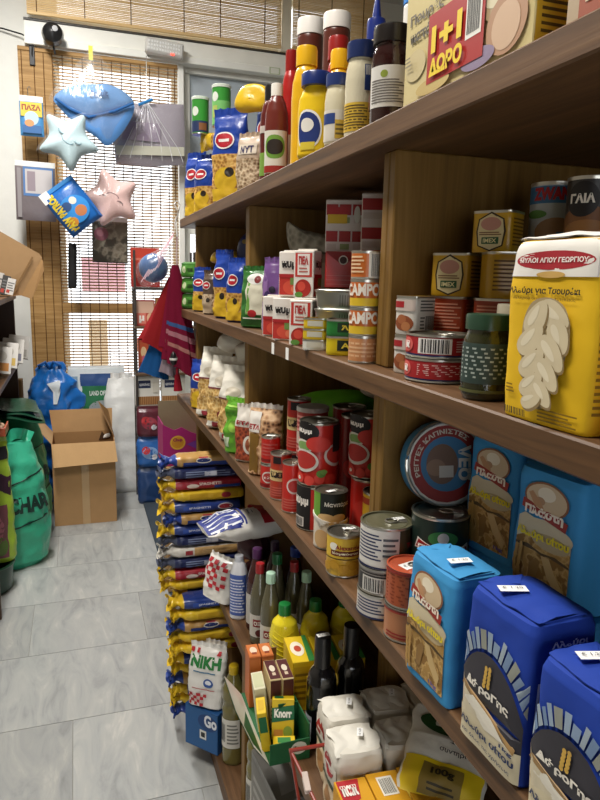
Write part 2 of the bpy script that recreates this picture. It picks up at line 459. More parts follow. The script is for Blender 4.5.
def flour(name, label, loc, w, d, h, rot, base, deco, side=(), left=(), seed=1, group=None, lean=0, stick=None, topcol=None):
    """paper block pack with folded top"""
    t = thing(name, label, 'flour pack', loc, (math.radians(lean), 0, math.radians(rot)), group)
    L = Loft([(0, w*.965, d*.94, 9), (h*.015, w*.985, d*.97, 9), (h*.45, w*1.02, d*1.05, 8), (h*.93, w*.985, d*.97, 9), (h*.985, w*.95, d*.9, 8), (h, w*.88, d*.74, 6)], .0026, 17, seed)
    b = MB(); b.loft(L, M(base, 'p'), 72, 40)
    b.deco(L.front, deco, .0012, .00013)
    if side: b.deco(L.right, side, .0010, .00014)
    if left: b.deco(L.left, left, .0010, .00014)
    b.build('bag', t)
    f = MB(); P = M(topcol or base, 'p')
    def fl(u, v, o=0):   # the top fold: a strip turned down across the pack
        e = abs(2*u-1)
        return ((u-.5)*w*(.93-.05*v), -d*.05+(v-.5)*d*(.78-.12*e), h+.0012+.006*math.sin(PI*v)*(1-e*.6)+.0025*noise.noise(Vector((u*5, v*4, seed)))+o)
    f.grid(lambda u, v: fl(u, v), 16, 8, P); f.grid(lambda u, v: fl(1-u, v, -.001), 16, 8, P)
    for sx in (-1, 1):   # ears of the gable fold
        f.add([(sx*w*.46, -d*.34, h+.001), (sx*w*.46, d*.3, h+.001), (sx*w*.2, 0, h+.006), (sx*w*.475, -.02*d, h-.008)], [(0, 1, 2), (0, 3, 1), (0, 2, 3), (1, 3, 2)], P)
    f.build('folded_top', t)
    if stick: price_sticker(t, *stick)
    return t
def carton(name, label, loc, w, d, h, rot, base, faces, group=None, cat='carton', kind='s', c=.0012, flaps=True):
    t = MB(); t.box(-w/2, -d/2, 0, w/2, d/2, h, M(base, kind) if isinstance(base, str) else base, c)
    B = BoxMap(w, d, h)
    for k, it in faces.items(): t.deco(getattr(B, k), it)
    o = t.build(name, None, loc, rot if isinstance(rot, tuple) else (0, 0, math.radians(rot)))
    return tag(o, label, cat, group)
def tin(name, label, loc, w, d, h, rot, base, deco, side=(), group=None, cat='tin', top='m', bands=()):
    """rounded rectangular tin with drawn lid"""
    t = thing(name, label, cat, loc, rot, group); n = 5
    L = Loft([(0, w*.97, d*.97, n), (.002, w, d, n), (h-.004, w, d, n), (h-.003, w*1.015, d*1.02, n), (h, w*1.015, d*1.02, n)])
    b = MB(); b.loft(L, M(base, 'g'), 48, 4, 0, h-.0035, (1, 0)); b.loft(L, STEEL, 48, 1, h-.0035, h, (0, 0))
    for v0, v1, hx in bands:
        z0, z1 = v0*h, v1*h
        b.grid(lambda u, v: L.ring(2*PI*u, z0+(z1-z0)*v, .0003), 48, 2, M(hx, 'g'), wrap=True)
    b.deco(L.front, deco); b.deco(L.right, side); b.build('body', t)
    l = MB(); vs = []; q = [(1, 0), (.94, 0), (.93, -.0025), (.5, -.002)]
    for s_, dz in q:
        vs += [(L.ring(2*PI*a/48, h, 0)[0]*s_, L.ring(2*PI*a/48, h, 0)[1]*s_, h+dz) for a in range(48)]
    fs = [(k*48+a, k*48+(a+1) % 48, (k+1)*48+(a+1) % 48, (k+1)*48+a) for k in range(3) for a in range(48)]+[tuple(144+a for a in range(48))]
    l.add(vs, fs, GOLD if top == 'g' else DSTEEL); l.build('lid', t)
    return t
def puff(mb, pts, th, m, rings=8, back=True, w=0, seed=0, curve=.5):
    """stuffed shape from an outline in x,z: thickness th, seam at the rim"""
    cx = sum(p[0] for p in pts)/len(pts); cz = sum(p[1] for p in pts)/len(pts); n = len(pts)
    for sg in ((-1, 1) if back else (-1,)):
        vs = []; fs = []
        for r in range(rings):
            s = 1-r/rings
            for x, z in pts:
                X, Z = cx+(x-cx)*s, cz+(z-cz)*s
                y = sg*th/2*(1-s**2.2)**curve+(w*noise.noise(Vector((X*9, Z*9, seed)))*(1-s) if w else 0)
                vs.append((X, y, Z))
        vs.append((cx, sg*th/2, cz))
        for r in range(rings-1):
            for k in range(n):
                q = (r*n+k, r*n+(k+1) % n, (r+1)*n+(k+1) % n, (r+1)*n+k)
                fs.append(q if sg < 0 else q[::-1])
        for k in range(n):
            q = ((rings-1)*n+k, (rings-1)*n+(k+1) % n, rings*n); fs.append(q if sg < 0 else q[::-1])
        mb.add(vs, fs, m)
def smooth_outline(pts, k=5):
    """closed Catmull-Rom through the points"""
    out = []; n = len(pts)
    for i in range(n):
        p0, p1, p2, p3 = (Vector(pts[(i+j-1) % n]) for j in range(4))
        for q in range(k):
            t = q/k
            out.append(tuple(.5*((2*p1)+(p2-p0)*t+(2*p0-5*p1+4*p2-p3)*t*t+(3*p1-p0-3*p2+p3)*t**3)))
    return out
# ================================================================== THE SETTING
X0 = .432                       # aisle face of the shelving
ZA, ZB, ZC, ZD, ZE = 2.05, 1.677, 1.280, .742, .077
YW = 5.98                       # back wall
PL = M('dcdcd6', 'p'); WHITE = M('e9e9e2', 's')
# floor: laid marble slabs over a grout bed
fl = MB(); fl.box(-2.6, -2.2, -.06, 3.2, 6.3, -.004, M('8d8b85', 'p'))
MAR = marble(); rows = [(-.35, .05), (.20, -.34), (.75, .1), (1.3, -.2), (1.85, .2), (2.6, -.071), (3.144, .40), (3.675, .278), (4.156, .55), (4.67, -.168), (5.11, .265), (5.6, .0), (6.3, .3)]
tiles = []
rr = random.Random(4)
yr = [-2.2, -1.65, -1.1, -.55, 0, .5, 1.0, 1.55, 2.08, 2.6, 3.144, 3.675, 4.156, 4.67, 5.11, 5.65, 6.3]
off = {2.08: -.071, 2.6: 1.2, 3.144: -.274, 3.675: 1.3, 4.156: -.168, 4.67: .265}
wid = {2.08: .95, 2.6: 1.9, 3.144: .56, 3.675: 1.9, 4.156: .9, 4.67: .9}
for a, b in zip(yr, yr[1:]):
    w = wid.get(a, .9); x = off.get(a, rr.uniform(-.4, .4))
    while x > -2.6: x -= w
    while x < 3.2:
        i0 = len(fl.v); fl.box(x+.0015, a+.0015, -.01, x+w-.0015, b-.0015, 0, MAR); tiles.append((i0, len(fl.v), (rr.random(), rr.random(), rr.random()))); x += w
fo = struct(fl.build('floor', smooth=0))
at = fo.data.attributes.new('tile', 'FLOAT_VECTOR', 'POINT')
for a, b, c in tiles:
    for k in range(a, b): at.data[k].vector = c
def wallbox(name, boxes, m=PL):
    b = MB()
    for q in boxes: b.box(*q, m)
    return struct(b.build(name, smooth=0))
ZT = 4.3
wallbox('wall_back', [(-2.6, YW, 0, -.10, YW+.16, ZT), (-.10, YW, 0, .88, YW+.16, .62), (-.10, YW, 3.5, 3.2, YW+.16, 3.78), (1.84, YW, 0, 3.2, YW+.16, 3.5), (-.10, YW, 4.2, 3.2, YW+.16, ZT), (2.5, YW, 3.78, 3.2, YW+.16, 4.2)])
wallbox('wall_left', [(-2.7, -2.2, 0, -2.6, 6.14, ZT)], M('8f887c', 'p'))
wallbox('wall_right', [(3.2, -2.2, 0, 3.3, 6.14, ZT)], M('8f887c', 'p'))
wallbox('wall_front', [(-2.7, -2.3, 0, -1.0, -2.2, ZT), (.7, -2.3, 0, 3.3, -2.2, ZT), (-1.0, -2.3, 0, .7, -2.2, .08), (-1.0, -2.3, 2.2, .7, -2.2, ZT)], M('7d766c', 'p'))  # opening behind the camera is added, to let sky light fill the aisle
wallbox('ceiling', [(-2.7, -2.3, ZT, 3.3, 6.14, ZT+.08)], M('b5b3ac', 'p'))
GL = glass_mat()
def window(name, x0, z0, x1, z1, mull=(), mz=()):
    o = MB(); f = .045; y = YW+.04
    o.box(x0, y, z0, x0+f, y+.06, z1, WHITE, .004); o.box(x1-f, y, z0, x1, y+.06, z1, WHITE, .004)
    o.box(x0+f, y, z0, x1-f, y+.06, z0+f, WHITE, .004); o.box(x0+f, y, z1-f, x1-f, y+.06, z1, WHITE, .004)
    for m_ in mull: o.box(m_-.02, y, z0+f, m_+.02, y+.06, z1-f, WHITE, .004)
    for m_ in mz: o.box(x0+f, y, m_-.035, x1-f, y+.06, m_+.035, WHITE, .004)
    r = struct(o.build(name)); g = MB(); g.box(x0+f, y+.025, z0+f, x1-f, y+.03, z1-f, GL); p = g.build('pane', r); p['kind'] = 'structure'
    return r
window('window_1', -.10, .62, .88, 3.5, (), (1.525,))
window('window_2', -.10, 3.78, 2.5, 4.2, (1.79,))
# door at the right: grey filmed upper panel, clear glass below
d = MB(); y = YW+.03
d.box(.925, y, .05, .99, y+.05, 3.5, WHITE, .003); d.box(1.77, y, .05, 1.84, y+.05, 3.5, WHITE, .003); d.box(.99, y, 2.18, 1.77, y+.05, 2.28, WHITE, .003)
d.box(.99, y, .05, 1.77, y+.05, .2, WHITE, .003)
do = struct(d.build('door_1'))
g = MB(); g.box(.99, y+.02, 2.28, 1.77, y+.03, 3.5, M('aab4bc', 's')); p = g.build('panel', do); p['label'] = 'grey upper panel'
g = MB(); g.box(.99, y+.02, .2, 1.77, y+.026, 2.18, GL); g.build('pane', do)
b = MB(); b.box(.88, YW-.06, 0, .925, YW+.1, 3.54, WHITE, .003); struct(b.build('trim_1'))                       # white jamb between blind and door
b = MB(); b.box(-.30, YW-.1, 3.545, 2.6, YW, 3.60, WHITE, .004); b.box(-.30, YW-.075, 3.60, 2.6, YW, 3.72, WHITE, .004); b.box(-.30, YW-.085, 3.72, 2.6, YW, 3.735, M('3a3733', 's'))
struct(b.build('trim_2'))                                                                                      # white lintel rail across the wall
b = MB(); b.box(1.752, YW-.12, 3.735, 1.84, YW-.02, 4.3, M('e6dfcc', 's'), .004); struct(b.build('trim_3'))          # cream post between the two upper blinds

# ------------------------------------------------------------------ bamboo blinds
BAM = wood('bamboo', '8f6c3e', 'a8824e', 'bd9864', 0, .6); BAM_L = wood('bamboo_light', 'c8a26a', 'dcbb86', 'e8cd9c', 0, .6)
def blind(name, label, x0, x1, z0, z1, y, mat, pitch, hgt, cords, bar=None, edge=0):
    t = thing(name, label, 'blind', ((x0+x1)/2, y, z0), 0); W = x1-x0; H = z1-z0
    s = MB(); z = .02; k = 0
    while z < H-.03:
        dz = .0015*noise.noise(Vector((k*1.7, 3, 1)))
        s.box(-W/2+edge, -.0025, z+dz, W/2, .0025, z+dz+hgt, mat)
        if edge: s.box(-W/2, -.0025, z+dz-.002, -W/2+edge, .0025, z+dz+pitch*.93, mat)
        z += pitch; k += 1
    s.build('slats', t, smooth=0)
    h = MB(); h.box(-W/2, -.012, H-.03, W/2, .012, H, mat, .003); h.build('head_rail', t)
    h = MB(); h.box(-W/2, -.01, 0, W/2, .01, .02, mat, .003); h.build('bottom_rail', t)
    for c in cords:
        q = MB(); q.box(c-.003-(x0+x1)/2, -.006, .01, c+.003-(x0+x1)/2, .006, H-.02, M('5a3c22', 'w')); q.build('cord', t, smooth=0)
    if bar:
        q = MB(); q.box(-W/2, -.004, bar-z0-.035, W/2, .004, bar-z0+.035, mat, .001); q.build('cross_strip', t)
    return t
blind('bamboo_blind', 'tall bamboo slat blind hanging below the white rail, bright window behind it', -.355, .872, .80, 3.535, YW-.05, BAM, .0255, .0115, [-.33, -.24, -.17, -.105, -.03, .045, .12, .195, .27, .345, .42, .495, .57, .645, .72, .795, .85], 1.525, .255)
blind('bamboo_blind', 'wide bamboo blind above the white rail, left of the cream post', -.27, 1.745, 3.745, 4.28, YW-.13, BAM_L, .0125, .0098, [-.2, .15, .5, .92, 1.22, 1.6])
blind('bamboo_blind', 'bamboo blind above the rail, right of the cream post', 1.845, 2.6, 3.76, 4.28, YW-.13, BAM_L, .0125, .0098, [1.9, 2.2, 2.5])

# ------------------------------------------------------------------ the shelving
t = thing('shelving_unit', 'long brown wooden shelving unit along the right of the aisle, full of groceries', 'shelf', (.65, 1.2, 0))
def rel(x, y, z): return (x-.65, y-1.2, z)
XB = .90
def sp(name, x0, y0, z0, x1, y1, z1, m, c=.0025):
    b = MB(); a = rel(x0, y0, z0); e = rel(x1, y1, z1); b.box(*a, *e, m, c); return b.build(name, t, smooth=0)
for z, y0, y1 in ((ZA, -.5, 2.90), (ZB, -.5, 2.93), (ZC, -.5, 3.03), (ZD, -.5, 2.33), (ZE, -.5, 2.9)):
    sp('shelf_board', X0, y0, z-.037 if z > .1 else .0, XB, y1, z-.0008, W_EDGE)
for ya, yb in ((.957, .978), (.979, 1.0), (1.862, 1.905), (2.725, 2.757)):
    for za, zb in ((ZE, ZD-.037), (ZD, ZC-.037), (ZC, ZB-.037), (ZB, ZA-.037)):
        if ya > 2.4 and zb < 1.2:
            if za < .5: sp('upright', X0+.15, ya, ZE, XB-.02, yb, ZC-.037, W_UP)
            continue
        if ya < 1.0 and zb < 1.3: sp('upright', .66, ya+.31, za, XB-.02, yb+.31, zb, W_UP); continue
        if 1.8 < ya < 2 and .5 < za < 1: sp('upright', .67, ya, za, XB-.02, yb, zb, W_UP); continue
        sp('upright', X0+.04, ya, za-.0008, XB-.02, yb, zb, W_UP)
sp('back_panel', XB-.02, -.5, ZE, XB, 2.757, ZA-.037, W_BACK, 0)
def price_tag(y, label):
    b = MB(); b.box(-.0006, -.010, 0, 0, .010, .026, M('efeeea', 'p')); o = b.build('shelf_price_tag', None, (X0-.0002, y, ZB-.036)); tag(o, label, 'price tag', None)
price_tag(1.47, 'small white price tag on the shelf edge under the tomato cartons, far one'); price_tag(1.36, 'small white price tag on the shelf edge under the tomato cartons, near one')
# ================================================================== GOODS
PASTA = speckle('pasta', '8a5f22', 'd9b062', 90, 'c08d3e'); RICE = speckle('rice', '9c8f78', 'd9cdb5', 140, 'b8ab92')
CHICK = speckle('chickpeas', '5a3a22', 'd8b48c', 75, 'b98d63'); BEAN = speckle('red_beans', '5c2013', 'b4532f', 90, '8d3a20')
NUTS = speckle('muesli', '7b6046', 'cdb798', 120, 'a58b6b'); OLIVE = speckle('olive', '3a3513', '6f6a2c', 60)
CAMO = speckle('camouflage', '4b463c', '8d8676', 9, '6b6455', .7, False, .1)
def pasta_bag(label, loc, w, d, h, rot, seed=1, group=None, lean=0, topc='1c3f9a', low='d8b12a', split=.46, mid=None, red=True):
    de = [('e', .5, .25, .36, .13, low), ('r', .06, .03, .94, .16, low), ('e', .62, .33, .13, .05, '2a2118')]
    if red: de += [('e', .45, .66, .3, .09, 'f0ece8'), ('e', .45, .66, .26, .075, 'b31d2c'), ('r', .3, .645, .6, .675, 'f0ece8')]
    else: de += [('e', .5, .66, .22, .08, 'c9b9a0')]
    return bag('pasta_bag', label, loc, w, d, h, rot, topc, [(.02, split, mid or PASTA)], de, seed, group, 'pasta bag', top=topc, lean=lean, sticker=None)
GA = 'pasta bags on the top shelf'; GB = 'pasta bags on the second shelf'
# ---- top shelf, far to near
pasta_bag('blue and yellow pasta bag at the far end of the top shelf', (.487, 2.80, ZA), .10, .065, .255, -50, 1, GA)
pasta_bag('blue and yellow pasta bag on the top shelf, second from its far end', (.488, 2.595, ZA), .10, .065, .215, -50, 2, GA)
pasta_bag('small blue and yellow pasta bag behind the second one, under the green snack cans', (.56, 2.46, ZA), .09, .06, .20, -50, 3, GA)
pasta_bag('large tall blue pasta bag with yellow base standing on the top shelf', (.500, 2.23, ZA), .125, .07, .30, -42, 4, GA, split=.52)
pasta_bag('blue pasta bag whose yellow end flops over at the top, behind the tall one', (.60, 2.09, ZA), .11, .07, .33, -48, 5, GA, split=.3)
# the yellow end lying over
b = MB(); ol = smooth_outline([(-.065, 0), (-.04, .05), (.0, .062), (.05, .05), (.07, .015), (.055, -.025), (.01, -.03), (-.04, -.028)], 4)
b_s = .9; ol = [(x*b_s, z*b_s) for x, z in ol]; puff(b, ol, .05, M('e6bd28', 'f'), 8, True, .03, 3)
o = b.build('pasta_bag', None, (.535, 2.10, ZA+.292), (0, 0, math.radians(-40))); tag(o, 'yellow cellophane end of a pasta bag lying over the tall blue bags', 'pasta bag', GA)
def lying_pasta(label, loc, L_, w, th, rot, seed):
    t = thing('pasta_bag', label, 'pasta bag', loc, rot, GA); b = MB()
    Lf = Loft([(0, w, .006, 2.1), (.02, w, .01, 2.1), (.06, w*.92, th, 2.4), (L_*.55, w*.95, th*1.05, 2.4), (L_-.05, w*.94, th*.9, 2.4), (L_-.012, w, .01, 2.1), (L_, w, .006, 2.1)], .006, 26, seed)
    b.loft(Lf, M('e2b92a', 'f'), 36, 24, 0, L_*.5, (1, 0)); b.loft(Lf, PASTA, 36, 6, L_*.5, L_*.66, (0, 0)); b.loft(Lf, M('2a63b8', 'f'), 36, 12, L_*.66, L_, (0, 1))
    b.v = [(z-L_/2, y, x+w/2) for x, y, z in b.v]; b.f = [f for f in b.f]
    b.build('bag', t); return t
lying_pasta('yellow and blue pasta bag lying across the far bags, under the green snack cans', (.505, 2.50, ZA+.218), .17, .062, .05, -62, 3)
def snack_can(label, loc, sc=1.0):
    can('snack_can', label, loc, .062*sc, .125*sc, -20, '3f9a3d', [('r', .1, .05, .9, .36, '2c3a63'), ('e', .34, .62, .14, .13, 'e9efe4'), ('r', .5, .1, .8, .3, '8c5a3a')] if sc < 1.02 else [('r', .1, .04, .9, .62, '7cc46e'), ('e', .3, .72, .13, .12, 'e9efe4'), ('r', .2, .2, .4, .5, 'b9c76a')], 'small green snack cans', 'snack can', lidhex='dfe8dc')
snack_can('green snack can with dark lower label, left of its pair on the pasta bags', (.46, 2.56, ZA+.277), 1.0)
snack_can('bright green snack can, right of its pair on the pasta bags', (.505, 2.40, ZA+.277), 1.05)
bag('nut_packet', 'small beige packet of mixed nuts on the top shelf beside the sauce bottles', (.475, 1.86, ZA), .085, .05, .155, -48, 'b7a28c', [(.03, .55, NUTS)], [('r', .15, .62, .85, .8, 'd9cdbb'), ('t', 'ΝΥΤ', .25, .64, .75, .76, '2e2b5c', .03)], 7, None, 'nut packet')
def squeeze(label, loc, h, w, col, capc, deco=(), capw=.55, group='sauce bottles on the top shelf', inv=False, bands=(), nozzle=None, d=None, rot=-25, cat='sauce bottle'):
    d = d or w
    if inv: pr = [(0, w*.7, d*.7, 2), (h*.1, w*.95, d*.95, 2), (h*.5, w, d, 2), (h*.90, w*.98, d*.98, 2), (h*.915, w*.9, d*.9, 2)]; cp = (h*.91, h, w*1.0, capc, .97)
    else: pr = [(0, w*.9, d*.9, 2.3), (.006, w, d, 2.3), (h*.3, w*.98, d*.98, 2.3), (h*.55, w*1.0, d, 2.3), (h*.7, w*.93, d*.93, 2.2), (h*.8, w*.75, d*.78, 2), (h*.87, w*.5, w*.5, 2), (h*.9, w*.48, w*.48, 2)]; cp = (h*.84, h, w*capw, capc, .93)
    return bottle('sauce_bottle', label, loc, rot, pr, col, cp, deco, group, cat, bands, nozzle=nozzle)
squeeze('dark red sauce bottle with black cap and green label, first beside the nut packet', (.485, 1.69, ZA), .235, .062, '5d1a17', '1c1a1a', [('r', .12, .08, .88, .34, '7aa044'), ('e', .55, .44, .2, .1, '2b1d1a'), ('r', .15, .56, .8, .64, 'c9bfb6')], .62)
squeeze('brown sauce bottle with green oval on a white label, second beside the nut packet', (.47, 1.60, ZA), .215, .056, '6b2a22', 'e8e4dc', [('r', .1, .05, .9, .55, 'd8d4c8'), ('e', .5, .36, .3, .14, '6c9a3c'), ('e', .5, .36, .22, .09, '2a211c'), ('r', .12, .06, .88, .14, '9a2b22')], .5)
squeeze('red ketchup bottle standing left of the tall yellow mustard bottle', (.522, 1.655, ZA), .31, .05, 'a81f1c', '8e1a18', [('r', .2, .1, .85, .4, 'c9b8a8')], .6)
squeeze('tall plain yellow mustard bottle at the front of the top shelf', (.483, 1.425, ZA), .245, .062, 'e8b31a', 'e9b41c', [('e', .8, .55, .14, .05, '253a7a'), ('r', .62, .2, .95, .4, 'c99a12')], .72)
squeeze('second yellow mustard bottle, behind the blue capped one', (.56, 1.43, ZA), .25, .056, 'e5b01b', 'e9b41c', [('r', .3, .1, .9, .4, 'd9a516')], .72)
squeeze('red bottle standing behind the yellow mustard bottles', (.61, 1.57, ZA), .325, .06, 'a3201d', '97201e', [], .8)
squeeze('red bottle behind the blue capped mustard bottle', (.62, 1.47, ZA), .21, .06, 'a3201d', '97201e', [], .8)
squeeze('blue capped yellow mustard bottle with navy oval label', (.464, 1.305, ZA), .160, .073, 'ecc51f', '1d2f6d', [('e', .42, .36, .24, .26, 'f2efe8'), ('e', .42, .36, .21, .23, '1f3374'), ('e', .42, .42, .11, .09, 'e9e4da'), ('r', .3, .1, .55, .2, 'd9c13a')], .82, d=.05, rot=-38)
squeeze('brown sauce bottle with white cap, left of two standing at the back', (.66, 1.92, ZA), .485, .075, '5a2a20', 'ece8e2', [('r', .2, .1, .85, .6, '7c3324')], inv=True)
squeeze('brown sauce bottle with white cap, right of two standing at the back', (.655, 1.70, ZA), .425, .07, '5a2a20', 'ece8e2', [('r', .2, .1, .85, .6, '7c3324')], inv=True)
squeeze('yellow mustard bottle with pointed blue nozzle, behind the mayonnaise jar', (.60, 1.335, ZA), .285, .066, 'e8bf1d', '1d2f7d', [('r', .15, .2, .85, .5, 'e2b41a')], .58, nozzle=(.020, .007, .05))
squeeze('white bottle with bright blue cap behind the dark jam jar', (.64, 1.235, ZA), .31, .055, 'e6e4de', '2f7fd0', [('r', .15, .2, .85, .6, 'd7e2ee')], .98, inv=True)
def glass_jar(name, label, loc, w, h, rot, body, lid, deco, group=None, bands=(), cat='jar', lidh=.17, sticker=None):
    pr = [(0, w*.88, w*.88, 2), (.006, w*.98, w*.98, 2), (h*.1, w, w, 2), (h*.62, w, w, 2), (h*.72, w*.95, w*.95, 2), (h*.8, w*.84, w*.84, 2), (h*.9, w*.82, w*.82, 2)]
    return bottle(name, label, loc, rot, pr, body, (h*(1-lidh), h, w*.93, lid, .98), deco, group, cat, bands, sticker=sticker)
MAYO = clear_bottle('dcd3b6', 'mayonnaise_glass'); JAM = clear_bottle('2e1211', 'dark_jam_glass')
glass_jar('mayonnaise_jar', 'small mayonnaise jar with blue lid, right of the blue capped mustard bottle', (.462, 1.185, ZA), .046, .126, -30, MAYO, '26386f', [('r', .05, .08, .95, .55, 'd9d2c4'), ('r', .1, .34, .5, .5, '27407f'), ('r', .5, .12, .9, .4, 'c8a53a'), ('l', .52, .16, .88, .36, 3, '6b5a2a')])
glass_jar('mayonnaise_jar', 'tall mayonnaise jar with navy lid and yellow label, left of the dark jam jar', (.478, 1.118, ZA), .054, .16, -32, MAYO, '1c2c5c', [('r', .1, .1, .8, .42, 'd6b13c'), ('l', .14, .12, .76, .4, 9, '57461c'), ('r', .62, .55, .86, .84, '22386f'), ('b', .64, .72, .84, .83, 'e8e4da')])
glass_jar('jam_jar', 'dark cherry jam jar with black lid and white label, beside the purée carton', (.485, 1.015, ZA), .064, .152, -36, JAM, '1d1716', [('r', .16, .22, .84, .66, 'd9d6d0'), ('e', .45, .57, .06, .04, '8b9a3a'), ('l', .22, .26, .8, .52, 9, '6a6460'), ('e', .08, .3, .05, .1, '8d1d22')])
# purée carton and its neighbours at the near end
carton('puree_carton', 'big pale yellow mashed potato carton with red offer badge on the top shelf', (.483, .745, ZA), .28, .08, .24, -90, 'd8c893', {'front': [
    ('t', 'Πουρές', .05, .405, .36, .475, '6b6252', .03), ('t', 'πατάτας', .06, .315, .40, .385, '5c5446', .045), ('t', 'στιγμής', .28, .28, .38, .3, '8f856c', .01), ('e', .12, .2, .1, .08, 'c9b98a'),
    ('e', .82, .40, .24, .22, 'b59c78'), ('e', .82, .41, .21, .18, 'd9cfae'), ('e', .84, .15, .13, .13, 'b48a6a'), ('e', .84, .14, .09, .10, 'cfae90'), ('e', .66, .06, .12, .045, '8f7f9a'), ('e', .3, .05, .15, .04, 'c9b070'),
    ('r', .25, .06, .70, .40, 'ab2420'), ('r', .565, .17, .68, .395, 'efece4'), ('b', .575, .19, .67, .38, '222222'), ('t', '1+1', .29, .20, .54, .33, 'f0cf2c', .05), ('t', 'ΔΩΡΟ', .28, .085, .555, .175, 'f0cf2c', .05),
    ('l', .04, .2, .1, .26, 3, '8f856c')], 'right': [('r', .02, .02, .98, .98, 'd9ad2a'), ('l', .1, .05, .9, .4, 12, '5a4210')]}, None, 'carton', 'g')
carton('biscuit_carton', 'brown patterned carton at the near end of the top shelf', (.49, .475, ZA), .17, .09, .26, -90, 'b9a487', {'front': [('r', .1, .0, .95, .5, 'a4543a'), ('e', .5, .24, .3, .12, '7d5a3a'), ('l', .15, .05, .9, .2, 4, 'd9c7a4')]})
# ---- second shelf, far to near
G2 = 'green packets at the far end of the second shelf'
for k, (n_, lb) in enumerate((('tea_packet', 'lowest of three stacked green packets at the far end of the second shelf'), ('tea_packet', 'middle of three stacked green packets at the far end of the second shelf'), ('tea_packet', 'topmost of three stacked green packets at the far end of the second shelf'))):
    t = thing(n_, lb, 'packet', (.488, 2.848, ZB+.066*k), -62, G2); b = MB()
    Lf = Loft([(0, .1, .07, 5), (.006, .112, .08, 5), (.03, .116, .084, 4), (.058, .11, .078, 5), (.064, .1, .06, 5)], .004, 30, k)
    b.loft(Lf, M(('2c5a1f', '356a24', '3f7a2b')[k], 'f'), 40, 12); b.deco(Lf.front, [('r', .12, .2, .88, .8, '4d8a35'), ('e', .3, .5, .12, .22, 'c9d8a8'), ('r', .5, .35, .8, .6, '2a501c')])
    b.build('packet', t)
    s = MB(); s.grid(lambda u, v: (.058+.02*v, -.035+.07*u, .03+.01*math.sin(u*9)*v), 10, 3, M('3f7a2b', 'f')); s.build('seal', t)
pasta_bag('blue topped pasta bag farthest along the second shelf, beside the green packets', (.483, 2.645, ZB), .085, .055, .172, -48, 11, GB)
pasta_bag('brown labelled pasta bag on the second shelf under a yellow one lying on top', (.475, 2.45, ZB), .058, .05, .16, -45, 12, GB, topc='57463a', mid=NUTS, low='b9a58a')
pasta_bag('blue topped pasta bag with pointed crimp, third on the second shelf', (.478, 2.22, ZB), .074, .05, .225, -48, 13, GB)
pasta_bag('blue topped pasta bag on the second shelf, next to the green rice bag', (.478, 2.03, ZB), .070, .05, .195, -48, 14, GB)
pasta_bag('blue pasta bag standing behind the front row of pasta on the second shelf', (.62, 2.42, ZB), .12, .07, .18, -55, 15, GB)
b = MB(); ol = smooth_outline([(-.06, -.015), (-.05, .02), (0, .03), (.06, .018), (.062, -.012), (0, -.022)], 4); puff(b, ol, .08, M('d9b12c', 'f'), 7, True, .01, 5)
o = b.build('pasta_bag', None, (.545, 2.50, ZB+.207), (0, 0, math.radians(-30))); tag(o, 'yellow ended pasta bag lying on the brown labelled one, second shelf', 'pasta bag', GB)
b = MB(); ol = smooth_outline([(-.07, -.05), (-.075, .02), (-.03, .06), (.03, .05), (.075, .06), (.08, -.02), (.03, -.055)], 4); puff(b, ol, .07, M('14245e', 'f'), 7, True, .016, 8)
b.deco(lambda u, v, o: (-.06+.12*u, -.037-o, -.04+.08*v), [('e', .45, .55, .1, .12, 'b9b7c9'), ('e', .3, .2, .06, .08, 'a02a3a'), ('e', .2, .75, .09, .1, '8f7a3a')])
o = b.build('pasta_bag', None, (.64, 2.40, ZB+.245), (0, 0, math.radians(-35))); tag(o, 'dark blue pasta bag lying on top of the second shelf pasta row', 'pasta bag', GB)
bag('rice_bag', 'green rice bag with cream window and white top picture, second shelf', (.482, 1.80, ZB), .098, .06, .168, -44, '2e6a2a', [(.02, .16, '2b5a25')], [('r', .28, .22, .82, .74, 'd9d5bf'), ('y', [(.28, .22), (.42, .22), (.40, .74), (.32, .74)], '6fa24a'), ('e', .55, .8, .28, .09, 'e6e6e0'), ('e', .62, .79, .11, .06, '7a2a2a'), ('e', .5, .24, .14, .06, 'b0262a'), ('r', .2, .15, .8, .17, 'e0e0d0')], 21, None, 'rice bag', top='2e6a2a')
bag('rice_bag', 'purple rice bag with clear window, between the green bag and the tomato cartons', (.488, 1.635, ZB), .076, .052, .188, -46, '6d4a85', [(.02, .5, RICE)], [('y', [(.08, .03), (.3, .03), (.3, .7), (.08, .85)], '8b68a0'), ('e', .5, .58, .14, .045, '2a2438'), ('e', .3, .5, .1, .06, '3a2a5a')], 22, None, 'rice bag', top='7d5a96')
